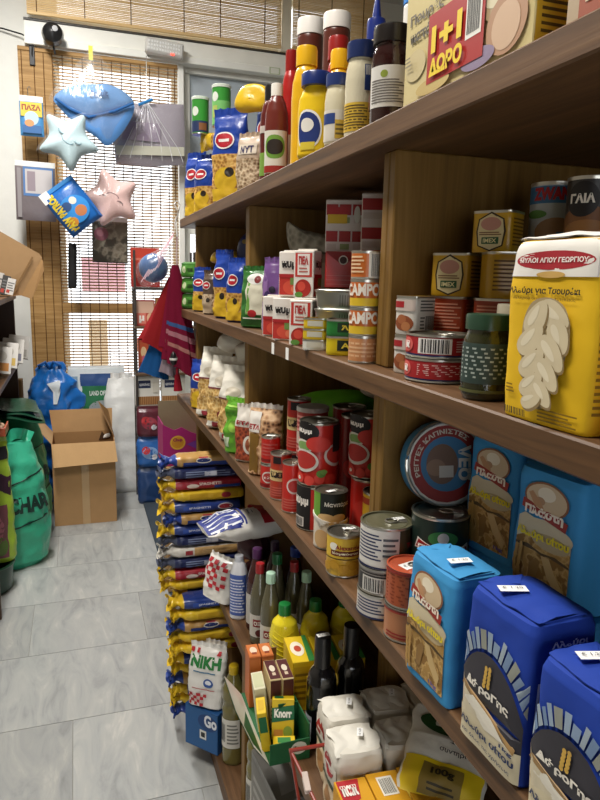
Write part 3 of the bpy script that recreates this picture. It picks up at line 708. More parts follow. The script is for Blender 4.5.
def tomato(label, loc, w, d, h, rot, side=0, name='tomato_carton', grp='tomato cartons on the second shelf'):
    f = [('r', .03, .03, .97, .42, 'b8342c'), ('e', .55, .2, .36, .16, 'd0503c'), ('e', .7, .16, .16, .09, 'e07b5a'), ('r', .5, .26, .95, .44, '6f8f4a'), ('r', .03, .42, .97, .5, 'a8262a'), ('t', 'πυμί', .14, .6, .86, .84, '241f20', .05)]
    g = [('r', .08, .44, .92, .95, 'c43a32'), ('r', .2, .48, .8, .93, 'efe6df'), ('t', 'ΠΕΑ', .26, .7, .74, .88, 'b02a2a', .05), ('l', .28, .52, .72, .66, 2, 'b86a60'), ('e', .5, .2, .4, .19, 'a52a22'), ('e', .42, .24, .2, .1, 'cf4a3a'), ('e', .3, .06, .2, .06, '5c8a3c')]
    t = thing(name, label, 'carton', loc, rot, grp); b = MB(); b.box(-w/2, -d/2, 0, w/2, d/2, h, M('e9e3da', 'g'), .0015); B = BoxMap(w, d, h)
    b.deco(B.front, f if side == 0 else g); b.deco(B.right, g if side == 0 else f); b.deco(B.left, g); b.build('carton', t)
    s = MB(); s.box(-w*.48, -.003, h, w*.48, .003, h+.004, M('ddd6cc', 'g'), .001); s.box(-w*.48, -d*.4, h, w*.48, d*.4, h+.0006, M('ddd6cc', 'g')); s.build('top_fold', t)
    return t
tomato('white and red tomato carton in the lower row, farthest to the left', (.468, 1.55, ZB), .062, .05, .094, -42, 0)
tomato('white and red tomato carton in the lower row, second from the left', (.462, 1.445, ZB), .062, .05, .094, -42, 0)
tomato('tomato carton with oval badge in the lower row, nearest the yellow tins', (.462, 1.335, ZB), .052, .048, .094, -42, 1)
tomato('white and red tomato carton in the upper row, left of the one with a badge', (.476, 1.452, ZB+.0985), .058, .05, .098, -42, 0)
tomato('tomato carton with oval badge in the upper row, left of the red blocks', (.476, 1.366, ZB+.0985), .046, .044, .098, -42, 1)
def redblock(label, x, y, w):
    t = thing('tomato_carton', label, 'carton', (x, y, ZB+.120), -22, 'red shrink wrapped tomato blocks'); d = .06; h = .075; b = MB(); b.box(-w/2, -d/2, 0, w/2, d/2, h, M('c42622', 'g'), .002); B = BoxMap(w, d, h)
    b.deco(B.front, [('y', [(.0, 1.), (.5, .62), (1., 1.)], '8d1614'), ('e', .5, .78, .13, .13, 'e9e2da'), ('e', .5, .78, .10, .10, '3a1f1c'), ('r', .02, .1, .9, .115, 'd07068'), ('r', .02, .22, .9, .235, 'd07068'), ('r', .02, .34, .9, .355, 'd07068')])
    b.build('wrapped_block', t)
    s = MB(); s.box(-w*.49, -d*.3, h, w*.49, -d*.2, h+.002, M('c24a44', 'f'), .0008); s.build('film_seam', t)
    # it rests on the tins / cartons below
redblock('red shrink wrapped tomato block, left of two, above the silver trays', .552, 1.352, .076)
redblock('red shrink wrapped tomato block, right of two, by the upright', .580, 1.238, .070)
for k, (x, y) in enumerate(((.55, 1.375), (.58, 1.25))):
    carton('tomato_carton', ('plain white carton hidden in shade under the left red block', 'plain white carton hidden in shade under the right red block')[k], (x+.06, y, ZB), .08, .06, .119, -22, 'cfc6bb', {'front': [('r', .1, .1, .9, .5, 'a83a30')]}, 'tomato cartons on the second shelf')
def tetra(label, x, y, w, rot, n):
    t = thing('juice_carton_block', label, 'carton', (x, y, ZB+.1955), rot, 'wrapped blocks of small cartons'); d = .07; h = .112; b = MB(); b.box(-w/2, -d/2, 0, w/2, d/2, h, M('d6cdc6', 'g'), .0015); B = BoxMap(w, d, h)
    it = []
    for r in (0, 1):
        for c in range(n):
            u0 = c/n+.02; u1 = (c+1)/n-.02; v0 = r*.5+.03
            it += [('r', u0, v0+.18, u1, v0+.38, 'a82a2a'), ('r', u0+.03, v0+.03, u1-.03, v0+.14, '8fa06a' if c % 2 else 'c9bcb4')]
    if n > 1: it += [('r', .05, .55, .55, .72, 'd9b52c'), ('r', .08, .72, .6, .86, 'b0262a'), ('e', .8, .72, .08, .16, 'd9d9d0')]
    b.deco(B.front, it); b.deco(B.right, [('r', .05, .1, .95, .4, 'c9bfb8'), ('r', .05, .55, .95, .9, '96262c')]); b.build('carton_block', t)
    s = MB(); s.box(-w*.45, -d*.45, h, w*.45, d*.45, h+.003, film(), .001); s.build('shrink_film', t)
tetra('wrapped block of small red and white cartons on the red blocks, left', .575, 1.40, .085, -25, 3)
tetra('wrapped block of small dark red cartons on the red blocks, beside the upright', .592, 1.265, .07, -25, 1)
b = MB(); ol = smooth_outline([(-.07, -.0), (-.085, .075), (-.05, .06), (.02, .045), (.08, .035), (.075, 0), (0, -.005)], 4); puff(b, ol, .06, speckle('clear_bag_contents', '6f6a5c', 'a9a494', 60), 6, True, .014, 4)
o = b.build('clear_bag', None, (.585, 1.60, ZB+.202), (0, 0, math.radians(-35))); tag(o, 'crumpled clear cellophane bag lying behind the upper tomato cartons', 'bag')
for k, lb in enumerate(('grey herb carton under the crumpled clear bag, behind the tomato cartons',)):
    carton('herb_carton', lb, (.61, 1.60, ZB), .1, .08, .198, -35, '7a6a5c', {'front': [('r', .1, .6, .9, .9, '9a8a78')]})
SIL = M('aeb0a8', 'm')
def tray(label, z, x, y):
    t = thing('foil_tin', label, 'tin', (x, y, z), -28, 'silver ribbed tins'); n = 3.2; w, d, h = .105, .085, .036
    L = Loft([(0, w*.9, d*.9, n), (.003, w*.94, d*.94, n), (h-.004, w, d, n), (h-.003, w*1.04, d*1.04, n), (h, w*1.04, d*1.04, n)]); b = MB(); b.loft(L, SIL, 48, 4)
    for k in range(9):
        u = .5+k*.05
        b.grid(lambda a, c: L.front(u+.018*a, .15+.6*c, .0012), 2, 2, M('7d7f78', 'm'))
    b.build('body', t); l = MB(); l.loft(Loft([(h, w*.95, d*.95, n), (h+.0012, w*.93, d*.93, n)]), M('c2c4bd', 'm'), 48, 1, h, h+.0012); l.build('lid', t)
def sidetin(label, x, y, z, w, d, h, col, txt=None, rot=-28, lidg=False, grp='flat fish tins on the second shelf', dark='1c2a18'):
    return tin('fish_tin', label, (x, y, z), w, d, h, rot, col, ([('r', .3, .25, .97, .8, dark), ('t', txt, .4, .38, .9, .68, 'e8d84a', .03)] if txt else [('r', .2, .25, .8, .75, 'c9c4b4')]), [('r', .1, .2, .9, .8, '222222')] if txt else [], grp, 'tin', 'g' if lidg else 'm')
sidetin('white fish tin at the bottom of the small stack beside the badge carton', .452, 1.235, ZB, .05, .045, .021, 'd9d6cc', None, -30)
sidetin('yellow fish tin in the middle of the small stack beside the badge carton', .452, 1.235, ZB+.021, .05, .045, .021, 'd9b824', None, -30, True)
sidetin('yellow fish tin on top of the small stack beside the badge carton', .453, 1.235, ZB+.042, .05, .045, .021, 'd9b824', None, -30, True)
sidetin('yellow fish tin with dark label at the bottom of the front stack', .480, 1.145, ZB, .074, .055, .035, 'd8c31f', 'Alas', -28)
sidetin('green fish tin with dark label on the yellow one', .480, 1.146, ZB+.035, .074, .055, .031, '2a7a35', 'Άλα', -28, dark='12361a')
sidetin('dark yellow fish tin hidden beneath the silver ribbed tins', .52, 1.262, ZB, .07, .06, .0425, 'b89a1c'); tray('silver ribbed tin, lower of two, behind the green tin', ZB+.043, .515, 1.262); tray('silver ribbed tin, upper of two, under the red block', ZB+.081, .515, 1.262)
for k, lb in enumerate(('orange fish can at the bottom of the stack by the upright', 'orange fish can second from the bottom by the upright', 'orange fish can third from the bottom by the upright', 'orange can with barcode topmost of the stack by the upright')):
    can('fish_can', lb, (.464, 1.032, ZB+.0465*k), .052, .046, -25, 'c86a2a' if k else 'c98a5a', [('r', .04, .06, .96, .34, 'd9b62c')] * (k in (1, 2)) + ([('t', 'CAMPOS', .04, .42, .92, .86, 'f0e6d8', .04)] if k in (1, 2) else []) + ([('r', .55, .06, .9, .94, 'ece6dc'), ('b', .6, .1, .86, .9, '222222'), ('l', .1, .2, .45, .85, 5, 'e8c9a0')] if k == 3 else []) + ([('l', .1, .2, .9, .8, 4, 'e0b48a')] if k == 0 else []), 'orange fish cans by the upright', 'can', tab=k == 3)
# right bay of the second shelf
GS = 'small sausage tins'
sw = [('e', .5, .3, .4, .2, '8d4a2a'), ('e', .4, .4, .2, .12, 'a8643e'), ('e', .6, .22, .2, .12, 'b37448'), ('r', .06, .62, .94, .9, 'c9b9b0'), ('r', .1, .7, .5, .86, 'a8242a')]
sb = [('r', .15, .05, .95, .95, 'e3dfd8'), ('l', .2, .6, .9, .92, 4, '5a5a58'), ('b', .45, .1, .88, .5, '222222'), ('l', .2, .15, .4, .5, 4, '6a6a68')]
for k, lb in enumerate(('white sausage tin under another, left of the red flat cans', 'white sausage tin with barcode on top of its pair, by the upright')):
    tin('sausage_tin', lb, (.488, .900, ZB+.0585*k), .046, .046, .058, -72, 'd9d4cc', sw, sb, GS, 'tin', 'g')
RB = [('r', .02, .18, .98, .9, 'a8252a'), ('r', .3, .22, .62, .86, 'efe9e4'), ('b', .33, .26, .6, .82, '222222'), ('l', .66, .3, .95, .8, 5, 'e0b8b4'), ('e', .16, .55, .08, .3, 'd6635c'), ('t', 'π', .13, .4, .2, .7, 'f2ece6', .04)]
RB2 = [('r', .02, .18, .98, .9, 'a8252a'), ('l', .3, .3, .95, .8, 6, 'e0b8b4'), ('e', .14, .55, .08, .3, 'd6635c'), ('t', 'π', .11, .4, .18, .7, 'f2ece6', .04)]
for k, lb in enumerate(('flat red and blue ham can, lower of two at the shelf edge', 'flat red and blue ham can with barcode, upper of two at the shelf edge')):
    can('ham_can', lb, (.491, .828, ZB+.0335*k), .096, .033, -32, '26306f', RB2 if k == 0 else RB, 'flat red and blue ham cans', 'can', tab=k == 1)
JARG = clear_bottle('2b2d14', 'olive_jar_glass')
glass_jar('olive_jar', 'dark glass jar with green lid beside the yellow bread flour', (.470, .682, ZB), .058, .102, -38, JARG, '274433', [('r', .06, .22, .94, .74, '31413c'), ('l', .12, .28, .9, .7, 8, 'a9b3ad'), ('r', .05, .1, .95, .14, '5a5c34'), ('r', .0, .2, .03, .76, 'd6dad6')], lidh=.18, sticker=None)
glass_jar('olive_jar', 'second dark jar with pale lid, half hidden behind the green lidded jar', (.55, .735, ZB), .058, .112, -38, JARG, 'b5ad98', [('r', .06, .2, .94, .7, '31413c')], lidh=.14)
def otin(lb, x, y, z, w, d, h, rot, col, it, sd, top='g', grp='stacked luncheon meat tins'):
    return tin('luncheon_meat_tin', lb, (x, y, z), w, d, h, rot, col, it, sd, grp, 'tin', top)
fine = [('l', .12, .15, .88, .85, 8, '6b4a14')]
rfine = [('l', .12, .15, .88, .85, 8, 'd08a70')]
hamf = [('y', [(.2, .15), (.5, .02), (.8, .15), (.85, .5), (.8, .8), (.5, .97), (.2, .8), (.15, .5)], '3d2c14'), ('y', [(.23, .17), (.5, .06), (.77, .17), (.81, .5), (.77, .78), (.5, .93), (.23, .78), (.19, .5)], 'd9c99a'), ('e', .5, .68, .24, .16, 'c08a7a'), ('r', .3, .2, .7, .36, '2f5a3a'), ('t', 'IMEX', .34, .23, .66, .33, 'e8dca8', .03), ('l', .24, .4, .76, .5, 2, '7a4a2a')]
otin('red luncheon meat tin under the left yellow ham tin', .552, .905, ZB, .066, .05, .059, -52, '9a3422', rfine, rfine, 'm')
otin('dark red luncheon meat tin at the bottom of the left stack', .578, .818, ZB, .064, .05, .059, -52, '8d2a1e', rfine, rfine, 'm')
otin('orange red tin between the bottom tin and the left yellow ham tin', .552, .905, ZB+.0595, .066, .05, .057, -52, 'a83f20', rfine, rfine, 'm')
otin('orange red tin between the bottom tin and the right yellow ham tin', .578, .818, ZB+.0595, .064, .05, .057, -52, '9f3a1e', rfine, rfine, 'm')
otin('yellow ham tin with arched picture upside down, left of the row', .556, .902, ZB+.117, .064, .058, .064, -52, 'c79a1f', [(a[0],)+tuple(a[1:]) for a in hamf], fine)
otin('yellow ham tin of fine print, right of the row', .580, .812, ZB+.117, .062, .055, .064, -20, 'b78d1c', fine, fine)
otin('yellow ham tin with arched picture on top of the stack', .588, .848, ZB+.1815, .062, .058, .058, -55, 'c79a1f', hamf, fine)
can('meat_can', 'tall blue and white meat can standing at the back beside the yellow ham tins', (.668, .832, ZB+.182), .066, .1, -45, 'b4bcc0', [('r', .02, .7, .98, .94, '3f78a8'), ('t', 'ZWAN', .25, .74, .75, .92, 'b0242a', .06), ('e', .6, .3, .3, .2, '9c7a5a'), ('r', .6, .1, .95, .3, '4a76a0'), ('e', .3, .55, .16, .06, '5b8a44')], None, 'can')
can('meat_can', 'plain blue can under the tall blue and white meat can', (.668, .832, ZB), .07, .181, -45, '5f6a70', [('r', .1, .2, .9, .7, '6e5a3c')], None, 'can')
can('ready_meal_can', 'dark can with black round badge and food picture, top right of the bay', (.642, .728, ZB+.19), .060, .085, -45, '2e2a2a', [('e', .5, .3, .42, .26, '7d5230'), ('e', .5, .2, .34, .16, '9a6a3a'), ('r', .1, .0, .9, .16, '3f5a7c'), ('e', .42, .66, .22, .26, '1c1718'), ('t', 'ΓΑΙΑ', .26, .6, .58, .74, 'e8e2d8', .05)], None, 'can')
can('ready_meal_can', 'dark can underneath the badge can, behind the yellow flour', (.642, .728, ZB), .066, .189, -45, '2e2a2a', [('e', .5, .4, .4, .2, '7d5230')], None, 'can')
# yellow bread flour with plaited loaf picture
t = flour('flour_pack', 'yellow bread flour pack with plaited loaf picture at the shelf edge', (.466, .537, ZB), .126, .062, .182, -88, 'e2b61c', [
    ('r', .0, .80, 1, .99, 'e6e2da'), ('e', .51, .885, .43, .05, 'a31f2b'), ('t', 'ΜΥΛΟΙ ΑΓΙΟΥ ΓΕΩΡΓΙΟΥ', .14, .873, .88, .9, 'f2e8e2', .03), ('e', .5, .81, .16, .018, 'c9a25a'),
    ('t', 'Αλεύρι για Τσουρέκι', .06, .70, .84, .745, '2a2214', .035), ('t', 'σκληρού σιταριού πολυτελείας', .12, .672, .8, .69, '6a5518', .01), ('b', .06, .02, .36, .06, '222222'), ('l', .5, .02, .92, .1, 4, '8a6c14'), ('l', .1, .14, .2, .2, 3, '8a6c14')], [('l', .1, .1, .9, .6, 14, '8a6c14')], [], 3, None, 0, None, 'e6e2da')
# the plaited loaf (printed picture) as a patch of lobes in the same mesh of its own part
lf = MB(); Lb = Loft([(0, .098, .059, 9), (.196, .098, .059, 9)])
LO = M('cdbf9f', 'p'); LO2 = M('a8946c', 'p'); LO3 = M('8a744e', 'p')
def loafmap(u, v, o): return (-.063+.126*u, -.0325-.0022-o, .182*v)
def oval(cu, cv, ru, rv, ang, n=20, asp=.55):
    c, q = math.cos(ang), math.sin(ang); out = []
    for k in range(n):
        a = 2*PI*k/n; x = ru*math.cos(a); y = rv*math.sin(a)*(1-.25*math.cos(a)); out.append((cu+x*c-y*q, cv+(x*q+y*c)*asp))
    return out
lit = [('y', smooth_outline([(.36, .665), (.55, .69), (.72, .64), (.79, .52), (.77, .40), (.72, .3), (.66, .2), (.6, .11), (.46, .09), (.36, .15), (.30, .28), (.27, .42), (.27, .56)], 4), LO2)]
for cu, cv, ru, rv, an in ((.60, .60, .19, .12, -.5), (.42, .58, .19, .11, 1.1), (.68, .49, .17, .105, -1.15), (.38, .46, .19, .11, .9), (.62, .40, .2, .11, -.9), (.42, .335, .18, .10, .85), (.60, .285, .18, .10, -.9), (.44, .22, .16, .09, .8), (.57, .18, .15, .085, -.9), (.46, .13, .12, .07, .5)):
    lit += [('y', oval(cu+.014, cv-.012, ru, rv*1.06, an), LO3), ('y', oval(cu, cv, ru, rv, an), LO), ('y', oval(cu-.03, cv+.012, ru*.6, rv*.35, an), M('dacfb4', 'p'))]
lf.deco(loafmap, lit, .0005, .00012); o = lf.build('loaf_picture', t); o['label'] = 'pale plaited loaf picture'
bag('biscuit_packet', 'red and cream packet at the right edge, in front of the yellow flour', (.478, .440, ZB), .065, .045, .145, -42, 'a83a34', [], [('e', .3, .3, .25, .2, 'd9c0a0'), ('e', .4, .72, .25, .12, 'd9a88a'), ('r', .1, .45, .9, .52, 'efe2d6')], 31, None, 'packet', top='a8a09a')
# ---- third shelf, far to near
carton('brown_carton', 'brown carton with pale letter C at the far end of the third shelf', (.58, 2.90, ZC), .15, .15, .215, -70, '8a6f50', {'front': [('t', 'C', .55, .5, .8, .78, 'd8c9ae', .03), ('r', .05, .0, .95, .1, '7c6246')], 'right': [('r', .2, .1, .6, .3, 'c9b99c')]}, None, 'carton', 'c')
pasta_bag('blue topped pasta bag beside the brown carton on the third shelf', (.487, 2.655, ZC), .115, .065, .20, -45, 41, 'pasta bags on the third shelf', split=.42)
GW = 'white topped pasta bags on the third shelf'
def wbag(lb, x, y, w, d, h, s, lean=0, z=ZC, rot=-48):
    return bag('pasta_bag', lb, (x, y, z), w, d, h, rot, 'ddd8cc', [(.1, .55, speckle('pale_pasta', '9a7236', 'd9ba7c', 85, 'c29a58'))], [('r', .04, .55, .96, .57, '6b2a35'), ('e', .5, .66, .24, .07, 'c9c0ae'), ('r', .3, .02, .7, .09, '8d2a35'), ('e', .6, .2, .13, .06, '7a2a28')], s, GW, 'pasta bag', lean=lean, wr=.009)
wbag('white topped bag of short pasta, left of the three in front', .492, 2.47, .14, .08, .265, 1, -5)
wbag('white topped bag of short pasta, middle of the three in front', .489, 2.27, .135, .08, .255, 2, -5)
wbag('white topped bag of short pasta, right of the three in front by the upright', .490, 2.085, .135, .08, .245, 3, -5)
wbag('white pasta bag standing behind the left front bag', .62, 2.42, .14, .08, .27, 4)
wbag('white pasta bag standing behind the middle front bag', .63, 2.20, .14, .08, .275, 5)
wbag('white pasta bag standing at the back against the upright', .64, 1.99, .14, .08, .26, 6)
def crumple(name, lb, loc, w, h, th, col, rot, seed, group=None, k='f', cat='packet', mat=None):
    rn = random.Random(seed); pts = []
    for i in range(11):
        a = 2*PI*i/11; q = 1+rn.uniform(-.16, .16); pts.append((w/2*q*math.copysign(abs(math.cos(a))**.75, math.cos(a)), h/2*q*math.copysign(abs(math.sin(a))**.75, math.sin(a))))
    b = MB(); puff(b, smooth_outline(pts, 4), th, mat or M(col, k), 8, True, th*.45, seed)
    z0 = min(v[2] for v in b.v); b.v = [(x, y, z-z0) for x, y, z in b.v]
    o = b.build(name, None, loc, (0, 0, math.radians(rot))); return tag(o, lb, cat, group)
crumple('pasta_bag', 'white crumpled bag lying on top of the white pasta bags, left', (.575, 2.36, ZC+.255), .19, .09, .12, 'dcd7cb', -48, 4, GW)
crumple('pasta_bag', 'white crumpled bag lying on top of the white pasta bags, by the upright', (.575, 2.12, ZC+.245), .17, .09, .12, 'd5cfc2', -48, 6, GW)
crumple('pasta_bag', 'yellow cellophane bag squeezed in above the white pasta bags', (.64, 2.30, ZC+.30), .15, .05, .07, 'b5932a', -40, 9)
bag('seed_packet', 'bright green packet with ruffled edge, left of the bean bags', (.458, 1.945, ZC), .08, .05, .172, -50, '5f9f2b', [], [('r', .1, .12, .4, .3, 'c8d7b8'), ('e', .6, .5, .25, .1, '8fc04a'), ('r', .1, .7, .9, .74, '3f7a1e'), ('r', .1, .84, .9, .87, '9fd05a')], 43, None, 'packet', wr=.011, top='79c03a')
bag('bean_bag', 'packet of red beans with white top on the third shelf', (.466, 1.842, ZC), .07, .045, .17, -42, 'd9d2c8', [(.04, .62, BEAN)], [('r', .1, .7, .9, .95, 'ddd7cd'), ('t', 'ΕΤΑ', .12, .66, .84, .73, 'a02228', .05), ('e', .75, .32, .26, .16, 'e0dbd2'), ('e', .78, .32, .18, .12, 'a05a3c')], 44, 'pulse bags on the third shelf', 'pulse bag', top='d9d2c8')
bag('chickpea_bag', 'packet of chickpeas with white label on the third shelf', (.484, 1.700, ZC), .098, .062, .196, -40, CHICK, [], [('r', .05, .62, .42, .9, 'e2ddd4'), ('t', 'ΕΤΑ', .08, .66, .4, .73, 'a02228', .05), ('y', [(.08, .05), (.4, .05), (.42, .6), (.1, .6)], '7a5a22')], 45, 'pulse bags on the third shelf', 'pulse bag', top='ddd8ce')
crumple('herb_bag', 'large shiny green bag lying behind the chickpeas', (.635, 1.60, ZC+.10), .25, .15, .12, '6cbf2c', -38, 12)
crumple('herb_bag', 'tall green bag leaning at the back of the middle bay', (.80, 1.47, ZC), .10, .30, .07, '58aa2a', -40, 14)
carton('pasta_carton', 'dim carton lying under the large green bag', (.68, 1.60, ZC), .12, .1, .098, -38, '5f4a30', {'front': [('r', .1, .2, .9, .8, '6f7a3a')]})
crumple('flour_bag', 'pale grey paper bag lying at the back behind the tomato cans', (.74, 1.36, ZC+.245), .24, .10, .12, 'a9a192', -38, 17, k='p')
RED = 'c22a22'
def redcan(lb, x, y, z, w, h, deco, tab=True, base=RED, grp='red tomato cans on the third shelf', rot=-26, lidhex=None, sticker=None, bands=()):
    return can('tomato_can', lb, (x, y, z), w, h, rot, base, deco, grp, 'can', tab=tab, lidhex=lidhex, sticker=sticker, bands=bands)
small = [('e', .5, .48, .24, .24, 'd9cfc8'), ('e', .5, .48, .19, .18, 'b03a36'), ('r', .1, .1, .9, .2, '7d1715'), ('t', 'πελτέ', .36, .42, .64, .54, 'efe6de', .03)]
redcan('small red tomato paste can, lower of two beside the chickpeas', .464, 1.590, ZC, .050, .064, small, False)
redcan('small red tomato paste can, upper of two beside the chickpeas', .466, 1.592, ZC+.0645, .050, .071, [('r', .1, .1, .9, .2, '7d1715'), ('l', .2, .3, .8, .8, 4, 'c45a54')], True, sticker=(0, 0, .071))
tall = [('r', .05, .42, .95, .66, 'd8c084'), ('t', 'πομ', .2, .46, .8, .62, '2a1a16', .08), ('r', .3, .8, .55, .95, '20181a'), ('l', .1, .08, .9, .3, 4, 'cf6a5c')]
redcan('red can with cream band and black lettering at the shelf edge', .466, 1.500, ZC, .053, .115, tall, True, base='b23a26')
redcan('tall red can with cream label behind the small ones', .525, 1.545, ZC, .060, .105, tall, False)
redcan('tall red can with cream label stacked above, third from the chickpeas', .525, 1.545, ZC+.1055, .060, .135, tall, True)
redcan('narrow red can with white oval, under the white lidded can', .466, 1.405, ZC, .050, .118, [('e', .6, .55, .25, .16, 'd9cfc8'), ('e', .6, .55, .2, .12, 'b03a36'), ('l', .1, .08, .9, .3, 4, 'cf6a5c')], True)
redcan('plain red can supporting the white lidded can', .530, 1.432, ZC, .066, .119, [('l', .1, .1, .9, .4, 4, 'cf6a5c')], False)
redcan('red can with white plastic lid, left of the large tomato can', .520, 1.430, ZC+.1195, .074, .118, [('l', .08, .1, .5, .9, 9, 'd9968e'), ('r', .1, .3, .3, .55, 'c9b4a8')], False, base='a63a36', lidhex='b9b9b2')
big = [('e', .30, .86, .26, .16, '1b1718'), ('t', 'πυμμ', .14, .82, .44, .9, 'efe8e0', .05), ('e', .26, .62, .2, .11, 'd9d6c8'), ('e', .28, .63, .16, .07, '7da05a'), ('e', .30, .40, .26, .18, 'd6cfc6'), ('e', .30, .41, .22, .14, 'b8322c'), ('e', .90, .50, .26, .19, 'd6cfc6'), ('e', .90, .51, .22, .15, 'c2382e'), ('e', .55, .68, .2, .12, 'cb3a32'), ('r', .78, .55, .99, .97, '241a1a'), ('e', .24, .12, .08, .08, 'd8463c'), ('e', .42, .1, .08, .08, 'd8463c'), ('e', .58, .14, .08, .08, 'd8463c'), ('e', .24, .12, .03, .03, 'e9dcd0'), ('e', .60, .22, .07, .06, '5d8a3c'), ('e', .64, .25, .05, .04, '6f9a48'), ('e', .75, .12, .1, .09, 'cc3a30')]
redcan('black and red tomato can under the left large tomato can', .484, 1.300, ZC, .082, .098, [('r', .0, .0, .42, 1, '1b1718'), ('t', 'πυμμ', .05, .55, .38, .75, 'e9e2da', .05), ('r', .06, .08, .3, .3, 'd9d2ca'), ('b', .08, .1, .28, .28, '222222'), ('e', .8, .4, .25, .3, 'cb3a32')], False, rot=-20)
redcan('large tomato can with bowls of chopped tomato, left of two', .490, 1.305, ZC+.0985, .086, .138, big, True, rot=-30, sticker=(.01, -.02, .1375, .022, .012, 60))
redcan('lower tomato can under the right large tomato can', .570, 1.205, ZC, .082, .135, [('e', .5, .5, .3, .2, 'cb3a32')], False)
redcan('large tomato can with bowls of chopped tomato, right of two by the upright', .566, 1.215, ZC+.1355, .078, .130, big, True, rot=-30)
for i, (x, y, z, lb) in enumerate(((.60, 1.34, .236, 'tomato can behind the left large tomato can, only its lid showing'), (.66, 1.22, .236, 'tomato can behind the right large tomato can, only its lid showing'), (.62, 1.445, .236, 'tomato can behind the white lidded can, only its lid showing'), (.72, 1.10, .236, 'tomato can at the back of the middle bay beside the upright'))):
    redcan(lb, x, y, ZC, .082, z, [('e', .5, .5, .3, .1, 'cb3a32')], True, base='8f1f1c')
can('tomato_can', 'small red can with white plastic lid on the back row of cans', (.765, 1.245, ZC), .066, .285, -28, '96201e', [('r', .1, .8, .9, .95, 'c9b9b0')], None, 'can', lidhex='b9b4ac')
can('mushroom_can', 'green topped can with white mushroom picture at the shelf edge', (.477, 1.190, ZC), .068, .118, -24, 'ddd3c2', [('r', .0, .55, .3, 1., '6fa23a'), ('r', .3, .5, 1, 1, '1d2320'), ('t', 'Μανιτάρια', .4, .76, .92, .86, 'e9e6dc', .02), ('e', .42, .58, .17, .07, 'd9b47c'), ('e', .68, .58, .14, .07, 'd9b47c'), ('e', .6, .50, .12, .06, 'cfa76a'), ('y', [(.0, .55), (.3, .42), (.7, .5), (1, .44), (1, .52), (.0, .62)], 'e9e4da'), ('e', .35, .2, .16, .16, 'c9a472'), ('e', .55, .2, .1, .12, 'b98d58'), ('y', [(.6, .05), (.98, .05), (.98, .4), (.62, .36)], '4f7a35')], None, 'can', sticker=(0, -.01, .1175, .02, .01, 40))
can('corn_can', 'yellow can of fine pictures behind the mushroom can, by the upright', (.555, 1.13, ZC), .064, .128, -24, 'c79a2a', [('r', .05, .82, .95, .92, '9a3a22')]+[('e', .2+.2*(i % 4), .2+.2*(i//4), .07, .06, 'a8731f') for i in range(12)], None, 'can')
can('pineapple_can', 'small yellow can with cartouche and fruit pieces at the shelf edge', (.457, 1.066, ZC), .066, .080, -22, 'cfa436', [('r', .06, .46, .94, .92, 'd9b43a'), ('r', .24, .52, .8, .64, '6b2a1e'), ('t', 'Κομπόστα', .28, .55, .76, .62, 'e9dcb8', .03), ('t', 'Alexander', .34, .68, .82, .78, '8a2a1e', .03), ('e', .3, .74, .08, .09, 'efe9da'), ('r', .04, .44, .96, .46, '4a3a16')]+[('e', .15+.17*i, .22+.08*(i % 2), .1, .1, 'b98a24') for i in range(5)], None, 'can', sticker=(.008, .018, .077, .024, .011, 20))
white = [('r', .0, .06, .62, .94, 'ddd9d2'), ('l', .04, .2, .4, .85, 8, '33395c'), ('l', .42, .3, .6, .8, 4, '55565a'), ('t', 'ΤΟΝΟΣ', .72, .5, .96, .64, 'a02a30', .04), ('r', .0, .03, 1, .07, '23284a')]
can('tuna_can', 'white labelled squat can at the bottom of the stack at the shelf edge', (.462, .914, ZC), .082, .040, -18, 'd9d4cc', [('l', .06, .2, .5, .85, 5, '33395c'), ('l', .55, .2, .95, .85, 5, '33395c'), ('r', .0, .03, 1, .1, '23284a')], 'squat cans stacked by the near upright', 'can', tab=False)
can('tuna_can', 'dark squat can with barcode in the middle of the stack', (.463, .914, ZC+.0405), .082, .044, -18, '2c2a2a', [('r', .16, .1, .5, .7, 'd9d5cd'), ('b', .19, .15, .47, .65, '222222'), ('l', .6, .1, .95, .9, 8, '8a8580'), ('l', .1, .75, .5, .95, 2, '8a8580')], 'squat cans stacked by the near upright', 'can', tab=False)
can('tuna_can', 'white and olive squat can on top of the stack, dark lid', (.465, .914, ZC+.085), .085, .070, -18, '4a4a30', white, 'squat cans stacked by the near upright', 'can', top='5a5844', sticker=(.02, .01, .069, .02, .01, 20))
can('octopus_can', 'orange squat can with coarse pattern, lower of two beside the light blue flour', (.466, .834, ZC), .070, .053, -14, 'b5764e', [('r', .5, .2, .98, .75, 'd9c9b8'), ('e', .75, .6, .16, .2, '3a5a3a'), ('l', .1, .1, .9, .3, 2, '9a2a26'), ('r', .0, .88, 1, .96, 'a8382a')], 'orange squat cans', 'can', tab=False)
can('octopus_can', 'orange squat can with black stripe, upper of two beside the light blue flour', (.467, .835, ZC+.0535), .070, .060, -14, 'b0542f', [('l', .04, .1, .96, .9, 9, '8f3f22'), ('r', .42, .05, .5, .9, '221c1a'), ('r', .44, .05, .455, .9, 'd9d0c4'), ('r', .0, .9, 1, .99, 'a8382a')], 'orange squat cans', 'can', top='b9573a', sticker=(.0, .0, .0572, .03, .02, 30))
